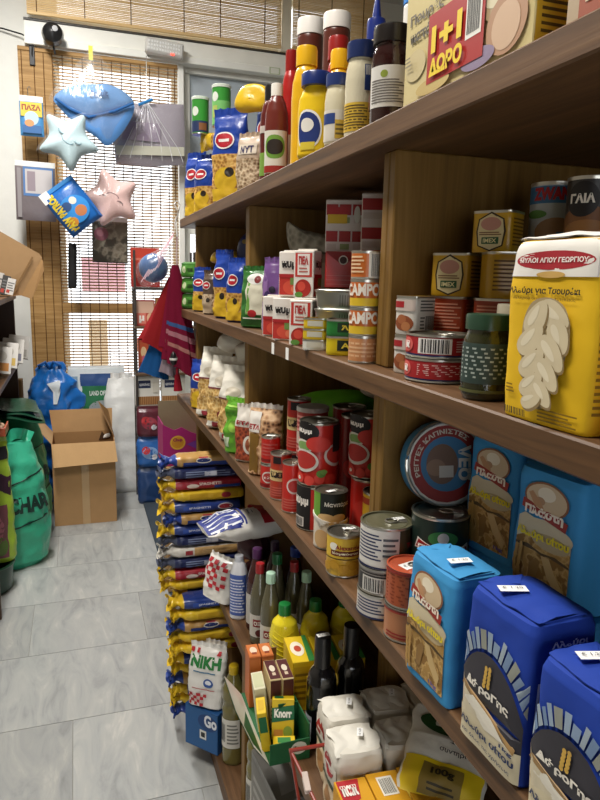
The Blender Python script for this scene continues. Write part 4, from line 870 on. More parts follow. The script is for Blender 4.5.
can('bean_can', 'tall dark green can with white and red badge behind the light blue flour', (.538, .872, ZC), .092, .180, -24, '20302a', [('y', [(.16, .70), (.2, .80), (.84, .76), (.86, .66), (.5, .63)], 'e6e2da'), ('y', [(.18, .715), (.22, .785), (.82, .745), (.84, .675), (.5, .65)], 'a8262c'), ('t', 'ΓΙΓΑΝΤΕΣ', .22, .68, .8, .755, 'f0e8e0', .05), ('e', .5, .82, .16, .07, '3f8a4a'), ('e', .5, .83, .06, .05, 'e6e6de'), ('t', 'green beans', .3, .57, .68, .61, '9fb06a', .02), ('y', [(.0, .42), (.3, .44), (.98, .5), (.98, .53), (.4, .48), (.0, .47)], '86a04a'), ('r', .0, .33, .6, .43, 'a8222a'), ('t', 'ΦΑΣ', .2, .35, .5, .41, 'efe6de', .05), ('e', .3, .16, .34, .16, 'c99a6a'), ('e', .3, .16, .26, .12, 'a86a42')], None, 'can', sticker=(-.005, .012, .164, .024, .012, 10))
can('plain_can', 'plain dark can half hidden beneath the round blue and red tin', (.605, .915, ZC), .05, .175, -20, '3a332c', [('r', .1, .2, .9, .8, '4f4436')], None, 'can', tab=False)
# the large round fish tin leaning against the back
t = thing('round_fish_tin', 'large round blue and red tin leaning on its rim behind the dark green can', 'tin', (.560, .905, ZC+.1765), (math.radians(-9), 0, math.radians(-8)))
b = MB(); R_ = .068; th = .034; n = 64
pr = [(R_*.985, -th/2), (R_, -th/2+.003), (R_, th/2-.003), (R_*.985, th/2)]
vs = [(r*math.cos(2*PI*k/n), y, R_+r*math.sin(2*PI*k/n)) for r, y in pr for k in range(n)]
fs = [(i*n+k, (i+1)*n+k, (i+1)*n+(k+1) % n, i*n+(k+1) % n) for i in range(3) for k in range(n)]
b.add(vs, fs+[tuple(range(n)), tuple(3*n+k for k in range(n))[::-1]], M('2f86bd', 'g'))
fm = lambda u, v, o: ((u-.5)*2*R_, -th/2-.0005-o, R_+(v-.5)*2*R_)
b.deco(fm, [('e', .5, .5, .485, .485, 'c9c6bd'), ('e', .5, .5, .46, .46, '8d2a26'), ('e', .5, .5, .33, .33, '3a6f95'), ('e', .44, .5, .2, .24, '6f5546'), ('e', .36, .46, .12, .1, '876a55'), ('r', .4, .34, .58, .48, 'b9b2a8')])
# ring of lettering and the large word, turned with the tin
gv, gf = glyphs('ΛΕΩ', .05); b.add([fm(.66+.16*(1-y)*1-.02, .3+.42*(1-x), .003) for x, y in gv], gf, M('c4c0b6', 's'))
gv, gf = glyphs('ΡΕΓΓΕΣ ΚΑΠΝΙΣΤΕΣ', .03)
b.add([fm(.5+(.36+.06*y)*math.cos(PI*1.12-PI*.85*x), .5+(.36+.06*y)*math.sin(PI*1.12-PI*.85*x), .003) for x, y in gv], gf, M('cbbfae', 's'))
b.build('body', t)
b = MB(); b.tube([(R_*math.cos(2*PI*k/48), -th/2, R_+R_*math.sin(2*PI*k/48)) for k in range(49)], .0025, STEEL, 6); b.build('rim', t)
# flour
WHT = M('a27d48', 'p')
def ear(cu, cv, ln, tilt, col, k=6, w=.035):
    it = []
    for i in range(k):
        a = cv+ln*i/k
        it += [('e', cu+tilt*i-w, a, w*.8, ln/k*.62, col), ('e', cu+tilt*i+w, a+ln/k*.4, w*.8, ln/k*.62, col)]
    return it
WHEAT = speckle('wheat_field', '8a6530', 'c9a566', 55, 'ad8647', .8, False, .1)
PLA = [('r', .10, .07, .9, .56, WHEAT), ('y', [(.10, .62), (.2, .66), (.35, .645), (.6, .66), (.9, .56), (.9, .48), (.10, .46)], 'cfc2a2'), ('e', .56, .56, .36, .085, 'cdbf9f'), ('e', .62, .5, .27, .06, 'b5a27c'), ('y', [(.10, .42), (.3, .44), (.5, .405), (.7, .42), (.9, .39), (.9, .375), (.7, .405), (.5, .39), (.3, .425), (.10, .405)], '5a4526'),
       ('y', [(.5, .39), (.62, .39), (.7, .3), (.84, .2), (.8, .12), (.6, .24)], 'c9ab74'), ('y', [(.34, .3), (.44, .36), (.5, .34), (.42, .16), (.32, .14)], '8f6c38'),
       ('e', .5, .80, .33, .125, '8a5a3c'), ('e', .5, .80, .30, .11, 'cdb592'), ('e', .5, .84, .13, .05, 'e6dac2'), ('e', .42, .78, .07, .03, 'b08a68'), ('y', [(.24, .82), (.34, .74), (.5, .72), (.44, .77), (.3, .84)], 'b98a62'), ('y', [(.14, .70), (.16, .77), (.84, .69), (.82, .62)], '9a3026'), ('t', 'Πλάστη', .2, .655, .78, .735, 'f0e2cf', .06),
       ('t', 'Αλεύρι σίτου', .11, .485, .89, .56, 'e8d21e', .05)]+ear(.15, .08, .36, .008, 'b98f4a')+[('t', '1kg', .66, .1, .84, .14, '5b4f8a', .04)]
LB = '3c8fc6'
flour('flour_pack', 'light blue flour pack at the shelf edge, in front of the dark green can', (.463, .704, ZC), .106, .080, .176, -87, LB, PLA, [], [], 11, 'light blue flour packs', 0, (.02, -.01, .1855, .03, .014, 80))
flour('flour_pack', 'light blue flour pack standing at the back, left of its pair', (.614, .808, ZC+.126), .108, .07, .182, -82, LB, PLA, [], [], 12, 'light blue flour packs')
flour('flour_pack', 'light blue flour pack standing at the back, right of its pair near the frame edge', (.588, .655, ZC+.126), .108, .07, .178, -82, LB, PLA, [], [], 13, 'light blue flour packs')
for k, (x, y, lb) in enumerate(((.66, .80, 'light blue flour pack lying flat beneath the left standing one'), (.66, .655, 'light blue flour pack lying flat beneath the right standing one'))):
    carton('flour_pack', lb, (x, y, ZC), .13, .15, .125, -86, LB, {}, 'light blue flour packs', 'flour pack', 'p', .006)
def arc(cu, cv, ru, rv, a0, a1, k=14): return [(cu+ru*math.cos(a0+(a1-a0)*i/k), cv+rv*math.sin(a0+(a1-a0)*i/k)) for i in range(k+1)]
ROY = []
rn = random.Random(8)
k = 0; a = .12
while a < PI*1.02:
    da = rn.uniform(.10, .2); r0 = 1.04+.02*rn.random(); r1 = rn.uniform(1.25, 1.42)
    for (q0, q1) in ((r0, r1),):
        P4 = [(.5+.50*q*math.cos(t_), .30+.37*q*math.sin(t_)) for q, t_ in ((q0, a+.015), (q0, a+da-.015), (q1, a+da-.02), (q1, a+.02))]
        P4 = [(min(.985, max(.015, u)), v) for u, v in P4]
        ROY.append(('y', P4, rn.choice(('7f93ad', '8ea0b4', '6f86a6', '8c8f86', '96a4b0'))))
    a += da
ROY += [('y', [(.02, .30)]+[(max(.02, min(.98, u)), v) for u, v in arc(.5, .30, .50, .37, PI, 0)]+[(.98, .30)], '35333a'), ('y', [(.02, .2), (.98, .2), (.98, .3), (.02, .3)], '35333a'), ('r', .02, .02, .98, .22, 'cfc3a4'), ('y', [(.02, .42), (.12, .36), (.4, .28), (.98, .2), (.98, .16), (.02, .16)], 'd3c8ad'), ('y', [(.06, .36), (.1, .40), (.94, .24), (.92, .20)], '9a7a4e'), ('y', [(.12, .29), (.3, .35), (.6, .3), (.8, .22), (.5, .2)], 'e2dccd'),
        ('t', 'ΔώροΓης', .16, .40, .84, .47, 'ece6da', .05), ('t', 'Αλεύρι σίτου', .08, .11, .94, .17, '26345c', .04), ('t', 'για όλες τις χρήσεις', .1, .055, .9, .085, '26345c', .02), ('t', '1kg', .74, .18, .92, .21, '26345c', .04)]+ear(.5, .48, .14, .004, 'c9a24a', 5, .03)
ROS = [('t', 'Αλεύρι', .28, .84, .8, .89, 'dfe3ee', .04), ('t', 'Για όλες', .34, .79, .76, .815, 'c9d0e6', .02), ('r', .14, .3, .66, .66, 'd9dbe0'), ('r', .17, .35, .63, .61, '8a7a3a'), ('l', .18, .36, .62, .6, 9, '4a4420'), ('l', .14, .16, .7, .24, 3, 'a9b4d8')]
flour('flour_pack', 'royal blue flour pack with stone arch picture, larger one beside the light blue pack', (.474, .566, ZC), .110, .094, .190, -87, '1f3f9f', ROY, ROS, [], 15, 'royal blue flour packs', 0, (-.01, -.02, .199, .032, .014, 70))
flour('flour_pack', 'royal blue flour pack with stone arch picture, cut by the right frame edge', (.478, .445, ZC), .108, .094, .170, -86, '1f3f9f', ROY, ROS, [], 16, 'royal blue flour packs', 0, (-.02, -.01, .18, .03, .014, 70))
# ---- fourth shelf
b = MB()
Lf = Loft([(0, .13, .01, 2.1), (.02, .14, .02, 2.2), (.06, .15, .07, 2.4), (.16, .16, .085, 2.5), (.25, .15, .07, 2.4), (.29, .14, .02, 2.2), (.31, .13, .008, 2.1)], .007, 22, 3)
t = thing('sugar_bag', 'blue and white striped bag with red end lying on top of the fourth shelf heap', 'bag', (.355, 1.965, ZD+.285), (PI/2, 0, PI/2+.12)); 
b.loft(Lf, M('dcd8d0', 'f'), 44, 30)
st = [('r', .03, .0, .97, .38, '22307f')]+[('y', [(.04+.17*i, .03), (.10+.17*i, .03), (.18+.17*i, .36), (.12+.17*i, .36)], 'dfe2ea') for i in range(5)]+[('r', .03, .58, .97, .99, 'a01f2a'), ('r', .05, .39, .95, .41, '22307f'), ('r', .3, .46, .7, .475, '6a6b70'), ('r', .3, .5, .6, .51, '6a6b70')]
b.deco(lambda u, v, o: (lambda p: (p[0], -p[1], p[2]))(Lf.front(u, v, o+.001)), st, .001, .0006)
gv, gf = glyphs('μήλα', .06); b.add([(lambda p: (p[0], -p[1], p[2]))(Lf.front(.22+.56*(x), .9-.24*y, .006)) for x, y in gv], [f[::-1] for f in gf], M('efe6e0', 's')); b.build('bag', t)
crumple('sugar_bag', 'maroon bag lying below the blue and white striped bag', (.535, 2.025, ZD), .13, .13, .11, '5d1720', -80, 21)
crumple('flour_bag', 'dark bag stacked between the maroon bag and the striped bag', (.535, 2.02, ZD+.135), .13, .12, .11, '3f1a24', -80, 22)
def checks(u0, v0, u1, v1, nu, nv, c, seed=0):
    rn = random.Random(seed)
    return [('r', u0+(u1-u0)*i/nu, v0+(v1-v0)*j/nv, u0+(u1-u0)*(i+1)/nu, v0+(v1-v0)*(j+1)/nv, c) for i in range(nu) for j in range(nv) if (i+j) % 2 == 0 and rn.random() < .85]
def sugar(lb, loc, w, d, h, rot, deco, seed, lean=0): return bag('sugar_bag', lb, loc, w, d, h, rot, 'e2dfd8', [], deco, seed, 'white and red checked sugar bags', 'sugar bag', lean=lean, wr=.006, n=3.2)
sugar('white sugar bag with red checks sticking out over the fourth shelf edge', (.425, 2.04, ZD), .13, .075, .15, -60, checks(.08, .3, .92, .9, 6, 7, 'b52530', 2), 51, -8)
carton('brown_carton', 'brown open carton behind the striped bag on the fourth shelf', (.68, 2.18, ZD), .22, .2, .40, -85, 'a07c50', {'front': [('r', .05, .8, .95, .82, '8a6840')]}, None, 'carton', 'c')
VIN = clear_bottle('3a1414', 'wine_vinegar'); CLR = clear_bottle('5a5642', 'clear_vinegar'); LEM = clear_bottle('e2d02c', 'lemon_juice'); OIL = clear_bottle('6a6232', 'seed_oil'); BLK = clear_bottle('0d0d10', 'black_glass')
def vinegar(lb, x, y, h, w, mat, capc, lab, cap_w=.026):
    pr = [(0, w*.9, w*.9, 2), (.006, w, w, 2), (h*.5, w, w, 2), (h*.62, w*.93, w*.93, 2), (h*.78, w*.62, w*.62, 2), (h*.88, w*.42, w*.42, 2), (h*.93, w*.4, w*.4, 2)]
    return bottle('vinegar_bottle', lb, (x, y, ZD), -20, pr, mat, (h*.88, h, cap_w, capc, .95), lab, 'vinegar bottles on the fourth shelf')
wl = [('r', .08, .12, .92, .42, 'd2cdc4'), ('r', .3, .26, .85, .36, '8d2a2a'), ('t', 'ΟΞΟΣ', .34, .28, .8, .34, 'efe6dc', .04), ('e', .55, .18, .16, .05, '5a2020')]
bottle('bleach_bottle', 'white bottle with blue printed label at the edge of the fourth shelf', (.462, 1.915, ZD), -30, [(0, .05, .045, 2.4), (.005, .056, .05, 2.4), (.15, .056, .05, 2.4), (.18, .04, .036, 2.2), (.195, .024, .024, 2)], 'd9dade', (.19, .21, .028, 'c9ccd4'), [('r', .1, .08, .9, .78, '4a62ac'), ('l', .2, .12, .8, .72, 12, 'd5daea')])
vinegar('dark red wine vinegar bottle with purple cap at the edge of the fourth shelf', .500, 1.835, .262, .066, VIN, '4b2350', [('r', .05, .1, .35, .5, 'c6c1ba')], .030)
vinegar('dark red wine vinegar bottle with purple cap in the back row', .575, 1.90, .25, .06, VIN, '3b2040', wl, .028)
vinegar('vinegar bottle with dark green cap, behind the red capped one', .545, 1.775, .265, .058, CLR, '1f6a3c', wl, .03)
vinegar('vinegar bottle with red cap, left of the pair, beside the purple capped one', .487, 1.755, .25, .058, CLR, '9a1f24', wl)
vinegar('vinegar bottle with pale mint cap, left of two, behind the left lemon bottle', .500, 1.685, .25, .058, CLR, 'b8dcc4', wl, .028)
vinegar('bottle with blue cap in the back row of the vinegar', .625, 1.84, .25, .058, VIN, '253f92', wl, .034)
vinegar('vinegar bottle with red cap, right of the pair, in the back row', .588, 1.738, .25, .058, CLR, '9a1f24', wl)
vinegar('vinegar bottle with pale mint cap, right of two, behind the middle lemon bottle', .600, 1.664, .25, .056, CLR, 'a9d0b4', wl, .028)
def lemon(lb, x, y):
    h = .200; w = .084
    t = bottle('lemon_juice_bottle', lb, (x, y, ZD), -20, [(0, w*.8, w*.8, 2), (.006, w*.86, w*.86, 2), (.05, w*.84, w*.84, 2), (.07, w*.97, w*.97, 2), (.11, w, w, 2), (.148, w*.8, w*.8, 2), (.166, w*.42, w*.42, 2), (.176, w*.38, w*.38, 2)], LEM, (.166, h, .034, '1f7a3a', .93), [], 'lemon juice bottles')
    b = MB(); L = Loft([(0, w*.84, w*.84, 2), (.07, w*.97, w*.97, 2), (.11, w, w, 2), (.14, w*.8, w*.8, 2)])
    for k in range(5):
        z0 = .065+.014*k
        b.tube([L.ring(-PI/2+(q-6)*.14, z0+.012*(abs(q-6)/6)**1, .0006) for q in range(13)], .0013, LEM, 5)
    o = b.build('ribs', t); return t
lemon('yellow lemon juice bottle with green cap, left of three, behind the orange boxes', .513, 1.592); lemon('yellow lemon juice bottle with green cap, middle of three', .602, 1.59); lemon('yellow lemon juice bottle with green cap, right of three, in the shade', .69, 1.59)
# stock cube display tray
t = thing('stock_cube_tray', 'green cardboard display tray of stock cubes overhanging the fourth shelf edge', 'display tray', (.4215, 1.385, ZD))
GRN = M('17562f', 's'); GWH = M('d9d7cd', 'p')
def slab(nm, x0, y0, z0, x1, y1, z1, m, deco=None):
    b = MB(); b.box(x0, y0, z0, x1, y1, z1, m, .0006)
    if deco: b.deco(*deco)
    return b.build(nm, t, smooth=0)
TW = .047
slab('base', -TW, -.135, 0, .047, .135, .003, GRN)
slab('front_wall', -TW, -.138, 0, .047, -.135, .052, GRN, (lambda u, v, o: (-TW+2*TW*u, -.138-o, .052*v), [('e', .72, .62, .2, .3, 'cfd2c4'), ('t', 'Knorr', .58, .5, .86, .74, '1a3f26', .05)]))
slab('side_wall', .044, -.135, 0, .047, .135, .085, GRN)
slab('back_wall', -.03, .132, 0, .047, .135, .12, M('8a6a44', 'c'))
slab('divider_wall', -.005, -.06, 0, .044, -.057, .092, GRN)
b = MB(); b.add([(-TW, -.135, .002), (-TW, .13, .002), (-.100, .10, .085), (-.106, -.06, .095), (-.082, -.128, .05)], [(0, 1, 2, 3, 4)], GWH); b.add([(-TW-.0015, -.135, .002), (-TW-.0015, .13, .002), (-.1015, .10, .084), (-.1075, -.06, .094), (-.0835, -.128, .049)], [(4, 3, 2, 1, 0)], GRN)
o = b.build('folded_flap', t, smooth=0); o['label'] = 'white inside of the folded flap'
SY = 'd9b81c'
def stockbox(lb, loc, w, d, h, rot, base, faces, grp='boxes of stock cubes in the tray'): return carton('stock_cube_box', lb, loc, w, d, h, rot, base, faces, grp, 'box')
stockbox('yellow stock cube box with green lettered panel leaning at the front of the tray', (.425, 1.315, ZD+.012), .052, .036, .088, (math.radians(-22), 0, math.radians(-18)), SY, {'front': [('y', [(.0, .42), (1, .5), (1, .86), (.0, .78)], '17643a'), ('t', 'Knorr', .1, .54, .9, .76, 'f0ede2', .05), ('r', .1, .05, .5, .25, 'c98a3a'), ('e', .72, .2, .2, .14, '8aa03a')], 'top': [('r', .1, .2, .5, .8, '17643a')]})
stockbox('second yellow stock cube box lying low at the front of the tray', (.415, 1.272, ZD+.004), .05, .03, .035, -15, SY, {'front': [('r', .1, .3, .6, .8, '2f7a3a')], 'top': [('r', .2, .2, .8, .8, '2f7a3a')]})
stockbox('narrow yellow stock cube box behind the leaning one, left', (.386, 1.318, ZD+.004), .022, .06, .10, (0, math.radians(-8), math.radians(-12)), SY, {'front': [('r', .1, .5, .9, .9, '17643a')], 'top': [('r', .2, .2, .8, .8, 'c9a318')]})
stockbox('pale green and cream stock sachet box in the middle of the tray', (.397, 1.392, ZD+.004), .028, .07, .115, (0, math.radians(-6), math.radians(-8)), 'd2ceb0', {'front': [('r', .1, .1, .9, .6, '7f9a4a')], 'top': [('r', .1, .1, .9, .9, 'bfc09a')]})
for k, lb in enumerate(('brown and cream stock cube box, left of two in the tray', 'brown and cream stock cube box, right of two in the tray')):
    stockbox(lb, (.424+.030*k, 1.405-.004*k, ZD+.004), .028, .085, .128, -4, 'cdb98a', {'top': [('r', .04, .04, .96, .96, '4f1d1e'), ('e', .5, .55, .25, .16, 'd9cdb8'), ('r', .35, .2, .65, .34, 'c9b49a')], 'front': [('r', .05, .62, .95, .98, '4f1d1e'), ('r', .05, .1, .95, .55, 'c9b070'), ('l', .1, .15, .9, .5, 4, '6b5a2a')]})
for k, lb in enumerate(('orange stock cube box, left of two at the back of the tray', 'orange stock cube box, right of two at the back of the tray')):
    stockbox(lb, (.396+.032*k, 1.482-.003*k, ZD+.004), .03, .06, .139, -4, 'b8622a', {'top': [('r', .05, .05, .95, .95, 'c46f34'), ('e', .5, .5, .3, .26, 'e3cbb0'), ('r', .3, .2, .7, .34, '8a3a1c')], 'front': [('r', .05, .5, .95, .95, 'c46f34')]})
YB = {'top': [('e', .4, .5, .3, .28, 'e6dcc6'), ('e', .42, .5, .16, .12, 'b5442a'), ('y', [(.7, .0), (1, .0), (1, 1), (.8, 1)], '2f7a35')], 'front': [('r', .05, .1, .95, .9, 'c9a318'), ('l', .1, .2, .9, .8, 5, '8a6a12')], 'right': [('l', .1, .2, .9, .8, 5, '8a6a12')]}
for k, (x, y, lb) in enumerate(((.515, 1.47, 'yellow bouillon box beside the green tray, left of the row'), (.578, 1.455, 'yellow bouillon box beside the green tray, middle of the row'), (.64, 1.445, 'yellow bouillon box beside the green tray, right of the row behind the bottles'))):
    carton('bouillon_box', lb, (x, y, ZD), .058, .12, .135, -6, SY, YB, 'yellow bouillon boxes', 'box')
carton('bouillon_box', 'yellow and cream carton standing lower in front of the bouillon row', (.532, 1.365, ZD), .05, .06, .105, -6, SY, {'top': [('l', .05, .05, .95, .95, 6, 'b59218')], 'front': [('l', .1, .1, .9, .9, 7, '9a7a14')]}, 'yellow bouillon boxes', 'box')
def wine(lb, x, y, h, st=True):
    w = .070
    t = bottle('wine_bottle', lb, (x, y, ZD), -18, [(0, w*.92, w*.92, 2), (.005, w, w, 2), (h*.58, w, w, 2), (h*.66, w*.86, w*.86, 2), (h*.72, w*.52, w*.52, 2), (h*.8, w*.44, w*.44, 2), (h*.97, w*.43, w*.43, 2)], BLK, (h*.72, h, w*.54, '121214', .97), [('r', .0, .06, .28, .3, 'b9bcc0'), ('l', .02, .08, .26, .28, 4, '66686c')], 'dark wine bottles')
    if st: price_sticker(t, 0, 0, h, .03, .013, 20)
    return t
wine('tall black wine bottle with sticker on its cap, beside the green tray', .512, 1.297, .270); wine('second black wine bottle, behind the white rusk packets', .590, 1.312, .275, False)
# rusks
def rusk(lb, x, y, w, d, h, rot, seed):
    t = thing('rusk_packet', lb, 'packet', (x, y, ZD), rot, 'white wrapped rusk packets')
    L = Loft([(0, w*.96, d*.96, 6), (.006, w, d, 6), (h*.88, w, d, 7), (h*.96, w*.98, d*.96, 6), (h, w*.93, d*.86, 5)], .004, 30, seed); b = MB(); b.loft(L, M('d9d4c8', 'p'), 56, 22)
    fc = [('r', .05, .04, .95, .5, 'cdb99a'), ('e', .5, .24, .25, .14, 'a87c4e'), ('y', [(.12, .52), (.88, .52), (.9, .92), (.1, .92)], 'd6d1c6'), ('e', .5, .70, .26, .14, 'a02429'), ('l', .32, .66, .68, .74, 1, 'efe6dc'), ('r', .05, .46, .95, .52, '3f4a36')]
    b.deco(L.left, fc); b.deco(L.front, [('r', .2, .1, .8, .45, 'cfc8ba'), ('l', .25, .15, .75, .4, 4, 'b5ad9d')]); b.build('packet', t)
    f = MB()
    for q in (1, -1):
        f.grid(lambda u, v: ((u-.5)*w*.96+.004*math.sin(9*v+seed), d*(-.42+.84*v), h+.001+.004*abs(math.sin(PI*2.5*u+seed))*(.4+.6*v)+.003*noise.noise(Vector((u*6, v*6, seed)))-(.0009 if q < 0 else 0)-.006*abs(2*v-1)**3), 22, 12, M('e0dcd1', 'p'))
    f.build('folded_wrap', t)
    if seed in (1, 2, 4): price_sticker(t, .012, 0, h+.0125, .024, .012, 70)
    return t
rusk('white wrapped rusk packet in the back row, at its left end by the wine bottle', .522, 1.188, .096, .098, .158, -4, 1); rusk('white wrapped rusk packet in the back row, second from the left', .626, 1.190, .096, .098, .158, -4, 2); rusk('white wrapped rusk packet in the back row, third from the left under the flour shelf', .730, 1.192, .096, .098, .156, -4, 3)
rusk('white wrapped rusk packet in the front row, at its left end', .500, 1.080, .098, .098, .166, -4, 4); rusk('white wrapped rusk packet in the front row, second from the left', .606, 1.082, .096, .098, .160, -4, 5); rusk('white wrapped rusk packet in the front row, third from the left', .712, 1.085, .096, .098, .158, -4, 6)
for k, lb in enumerate(('deep yellow rusk carton with red corner logo at the bottom of the picture, leftmost', 'deep yellow rusk carton at the bottom of the picture, second from the left', 'deep yellow rusk carton at the bottom of the picture, third from the left')):
    carton('rusk_carton', lb, (.462+.066*k, .955, ZD), .063, .135, .128, -4, 'd39a1e', {'top': ([('y', [(.05, .5), (.6, .62), (.75, .98), (.05, .98)], 'b0222a'), ('t', 'παπ', .1, .68, .6, .88, 'efe6dc', .05)] if k == 0 else [('r', .25, .55, .75, .9, 'e4dfd2'), ('b', .3, .58, .7, .86, '333333'), ('l', .2, .15, .8, .45, 3, 'a87414')] if k == 1 else [('r', .3, .6, .7, .85, 'e9e6de')])}, 'deep yellow rusk cartons', 'carton')
# snack bag leaning on them
t = thing('snack_bag', 'yellow, white and green snack bag lying under the flour shelf on the rusk cartons', 'bag', (.655, .985, ZD+.150), (math.radians(-66), math.radians(6), math.radians(-38)))
Lf = Loft([(-.10, .16, .006, 2.1), (-.08, .165, .012, 2.1), (-.05, .16, .05, 2.4), (.03, .16, .055, 2.4), (.08, .16, .012, 2.1), (.10, .155, .006, 2.1)], .007, 24, 61); Lf.prof = [(z+.1, w, d, n) for z, w, d, n in Lf.prof]; Lf.h = .2
b = MB(); b.loft(Lf, M('dcd8cc', 'f'), 44, 28)
b.deco(lambda u, v, o: Lf.front(u, v, o+.001), [('r', .03, .0, .97, .42, 'e0c21c'), ('r', .25, .1, .72, .38, '8a7430'), ('l', .34, .14, .66, .22, 2, '3a3014'), ('e', .45, .82, .34, .14, '27522a'), ('r', .3, .78, .52, .86, 'e9e6de')])
b.deco(lambda u, v, o: Lf.front(u, v, o+.003), [('t', '100g', .34, .26, .62, .34, '2e2610', .04), ('t', 'Χωρίς', .5, .6, .9, .66, '3a3530', .02), ('t', 'συντηρητικά', .4, .5, .94, .56, '3a3530', .02)])
b.v = [(x, y, z-.1) for x, y, z in b.v]; b.build('bag', t)
# red wire rack
b = MB(); RW = M('8d3328', 'g')
x0, x1, y0, y1, z0, z1 = .392, .418, .93, 1.125, ZD, ZD+.115
t = thing('wire_rack', 'red painted wire rack standing at the left of the rusk packets', 'wire rack', (.405, 1.03, ZD))
loc = lambda x, y, z: (x-.405, y-1.03, z-ZD)
b.tube([loc(.385, 1.145, z1), loc(.47, 1.14, z1)], .004, RW, 8); b.build('cross_rod', t)
for k, (p, q) in enumerate((((.388, 1.143, z1), (.402, 1.12, ZD+.004)), ((.39, 1.14, z1-.004), (.415, .95, ZD+.06)), ((.402, 1.12, ZD+.004), (.415, .95, ZD+.004)), ((.415, .95, ZD+.06), (.415, .95, ZD+.004)))):
    b = MB(); b.tube([loc(*p), loc(*q)], .0035, RW, 8); b.build('rod', t)
b = MB(); b.box(-.006, -.02, -.006, .006, .02, .006, M('c9b9b0', 'p'), .001); b.build('paper_band', t, loc(.3985, 1.075, ZD+.094), (math.radians(16), 0, math.radians(-7)))
# ---- bottom shelf
def oil(lb, x, y, h, rot=-20):
    w = .082
    t = bottle('oil_bottle', lb, (x, y, ZE), rot, [(0, w*.92, w*.92, 2.3), (.008, w, w, 2.3), (h*.3, w, w, 2.3), (h*.56, w, w, 2.3), (h*.6, w*.92, w*.92, 2.2), (h*.64, w*.92, w*.92, 2.2), (h*.68, w, w, 2.1), (h*.78, w*.96, w*.96, 2), (h*.9, w*.5, w*.5, 2), (h*.94, w*.34, w*.34, 2)], OIL, (h*.92, h, .034, 'c9a81e' if rot == -20 else 'b5a24a', .95), [('r', .05, .2, .7, .52, 'd6d3ca'), ('b', .1, .26, .32, .46, '333333'), ('l', .38, .24, .66, .48, 6, '77776f')], 'oil bottles on the bottom shelf')
    b = MB(); b.tube([(.016*math.cos(a), .016*math.sin(a), h*.985+.006*math.sin(a)) for a in [2*PI*i/12 for i in range(13)]], .002, M('c9a81e', 'g'), 6); b.build('neck_ring', t); return t
oil('large bottle of seed oil with white label on the bottom shelf, beside the white sugar', .490, 2.10, .375); oil('second oil bottle in the shade below the green tray', .505, 1.80, .36, -19)
carton('film_wrapped_box', 'grey film wrapped box under the overhanging green tray', (.49, 1.42, ZE), .2, .16, .50, -86, '6d6a64', {'front': [('r', .04, .04, .96, .96, '7d7a74'), ('l', .1, .7, .9, .9, 3, 'a5a39d')], 'top': [('y', [(.1, .1), (.5, .2), (.9, .1), (.8, .8), (.3, .9)], '8b8984')]}, None, 'box', 'f')
t = carton('blue_box', 'dark blue carton on the bottom shelf holding the white sugar bag', (.435, 2.225, ZE), .15, .13, .165, -48, '1f4f86', {'front': [('r', .02, .02, .98, .98, '24588f'), ('e', .7, .72, .3, .2, '1a3f74'), ('t', 'Go', .6, .62, .98, .92, 'dfe3ea', .04), ('r', .46, .28, .66, .5, 'd9d9d4'), ('r', .5, .33, .62, .45, '2a2a2a')], 'right': [('r', .1, .1, .9, .9, '1c4676')]}, None, 'carton')
nk = [('t', 'NIKH', .10, .66, .92, .84, '2a7a3c', .05), ('l', .2, .58, .8, .62, 1, '4a7a9a'), ('e', .62, .44, .13, .07, '3a5a9a'), ('e', .62, .45, .08, .035, 'dfe2ea'), ('l', .2, .32, .8, .345, 1, 'b0303a')]+checks(.05, .05, .6, .26, 6, 4, 'b5252e', 3)+checks(.04, .87, .3, .93, 3, 1, 'b5252e', 9)+checks(.8, .87, .97, .93, 2, 1, 'b5252e', 4)
bag('sugar_bag', 'white sugar bag with green lettering standing in the dark blue carton', (.415, 2.205, ZE+.1655), .148, .08, .235, -36, 'e2dfd9', [], nk, 55, None, 'sugar bag', lean=-4, wr=.006, n=3.4)
sugar('checked sugar bag behind the white sugar bag on the bottom shelf', (.455, 2.255, ZE+.1655), .10, .035, .225, -36, checks(.08, .1, .92, .9, 6, 9, 'b52530', 7), 57)
carton('brown_carton', 'tall brown carton on the bottom shelf under the checked sugar', (.60, 2.318, ZE), .16, .085, .331, 0, 'a67f50', {'front': [('r', .03, .03, .97, .06, '8a6840')]}, None, 'carton', 'c')
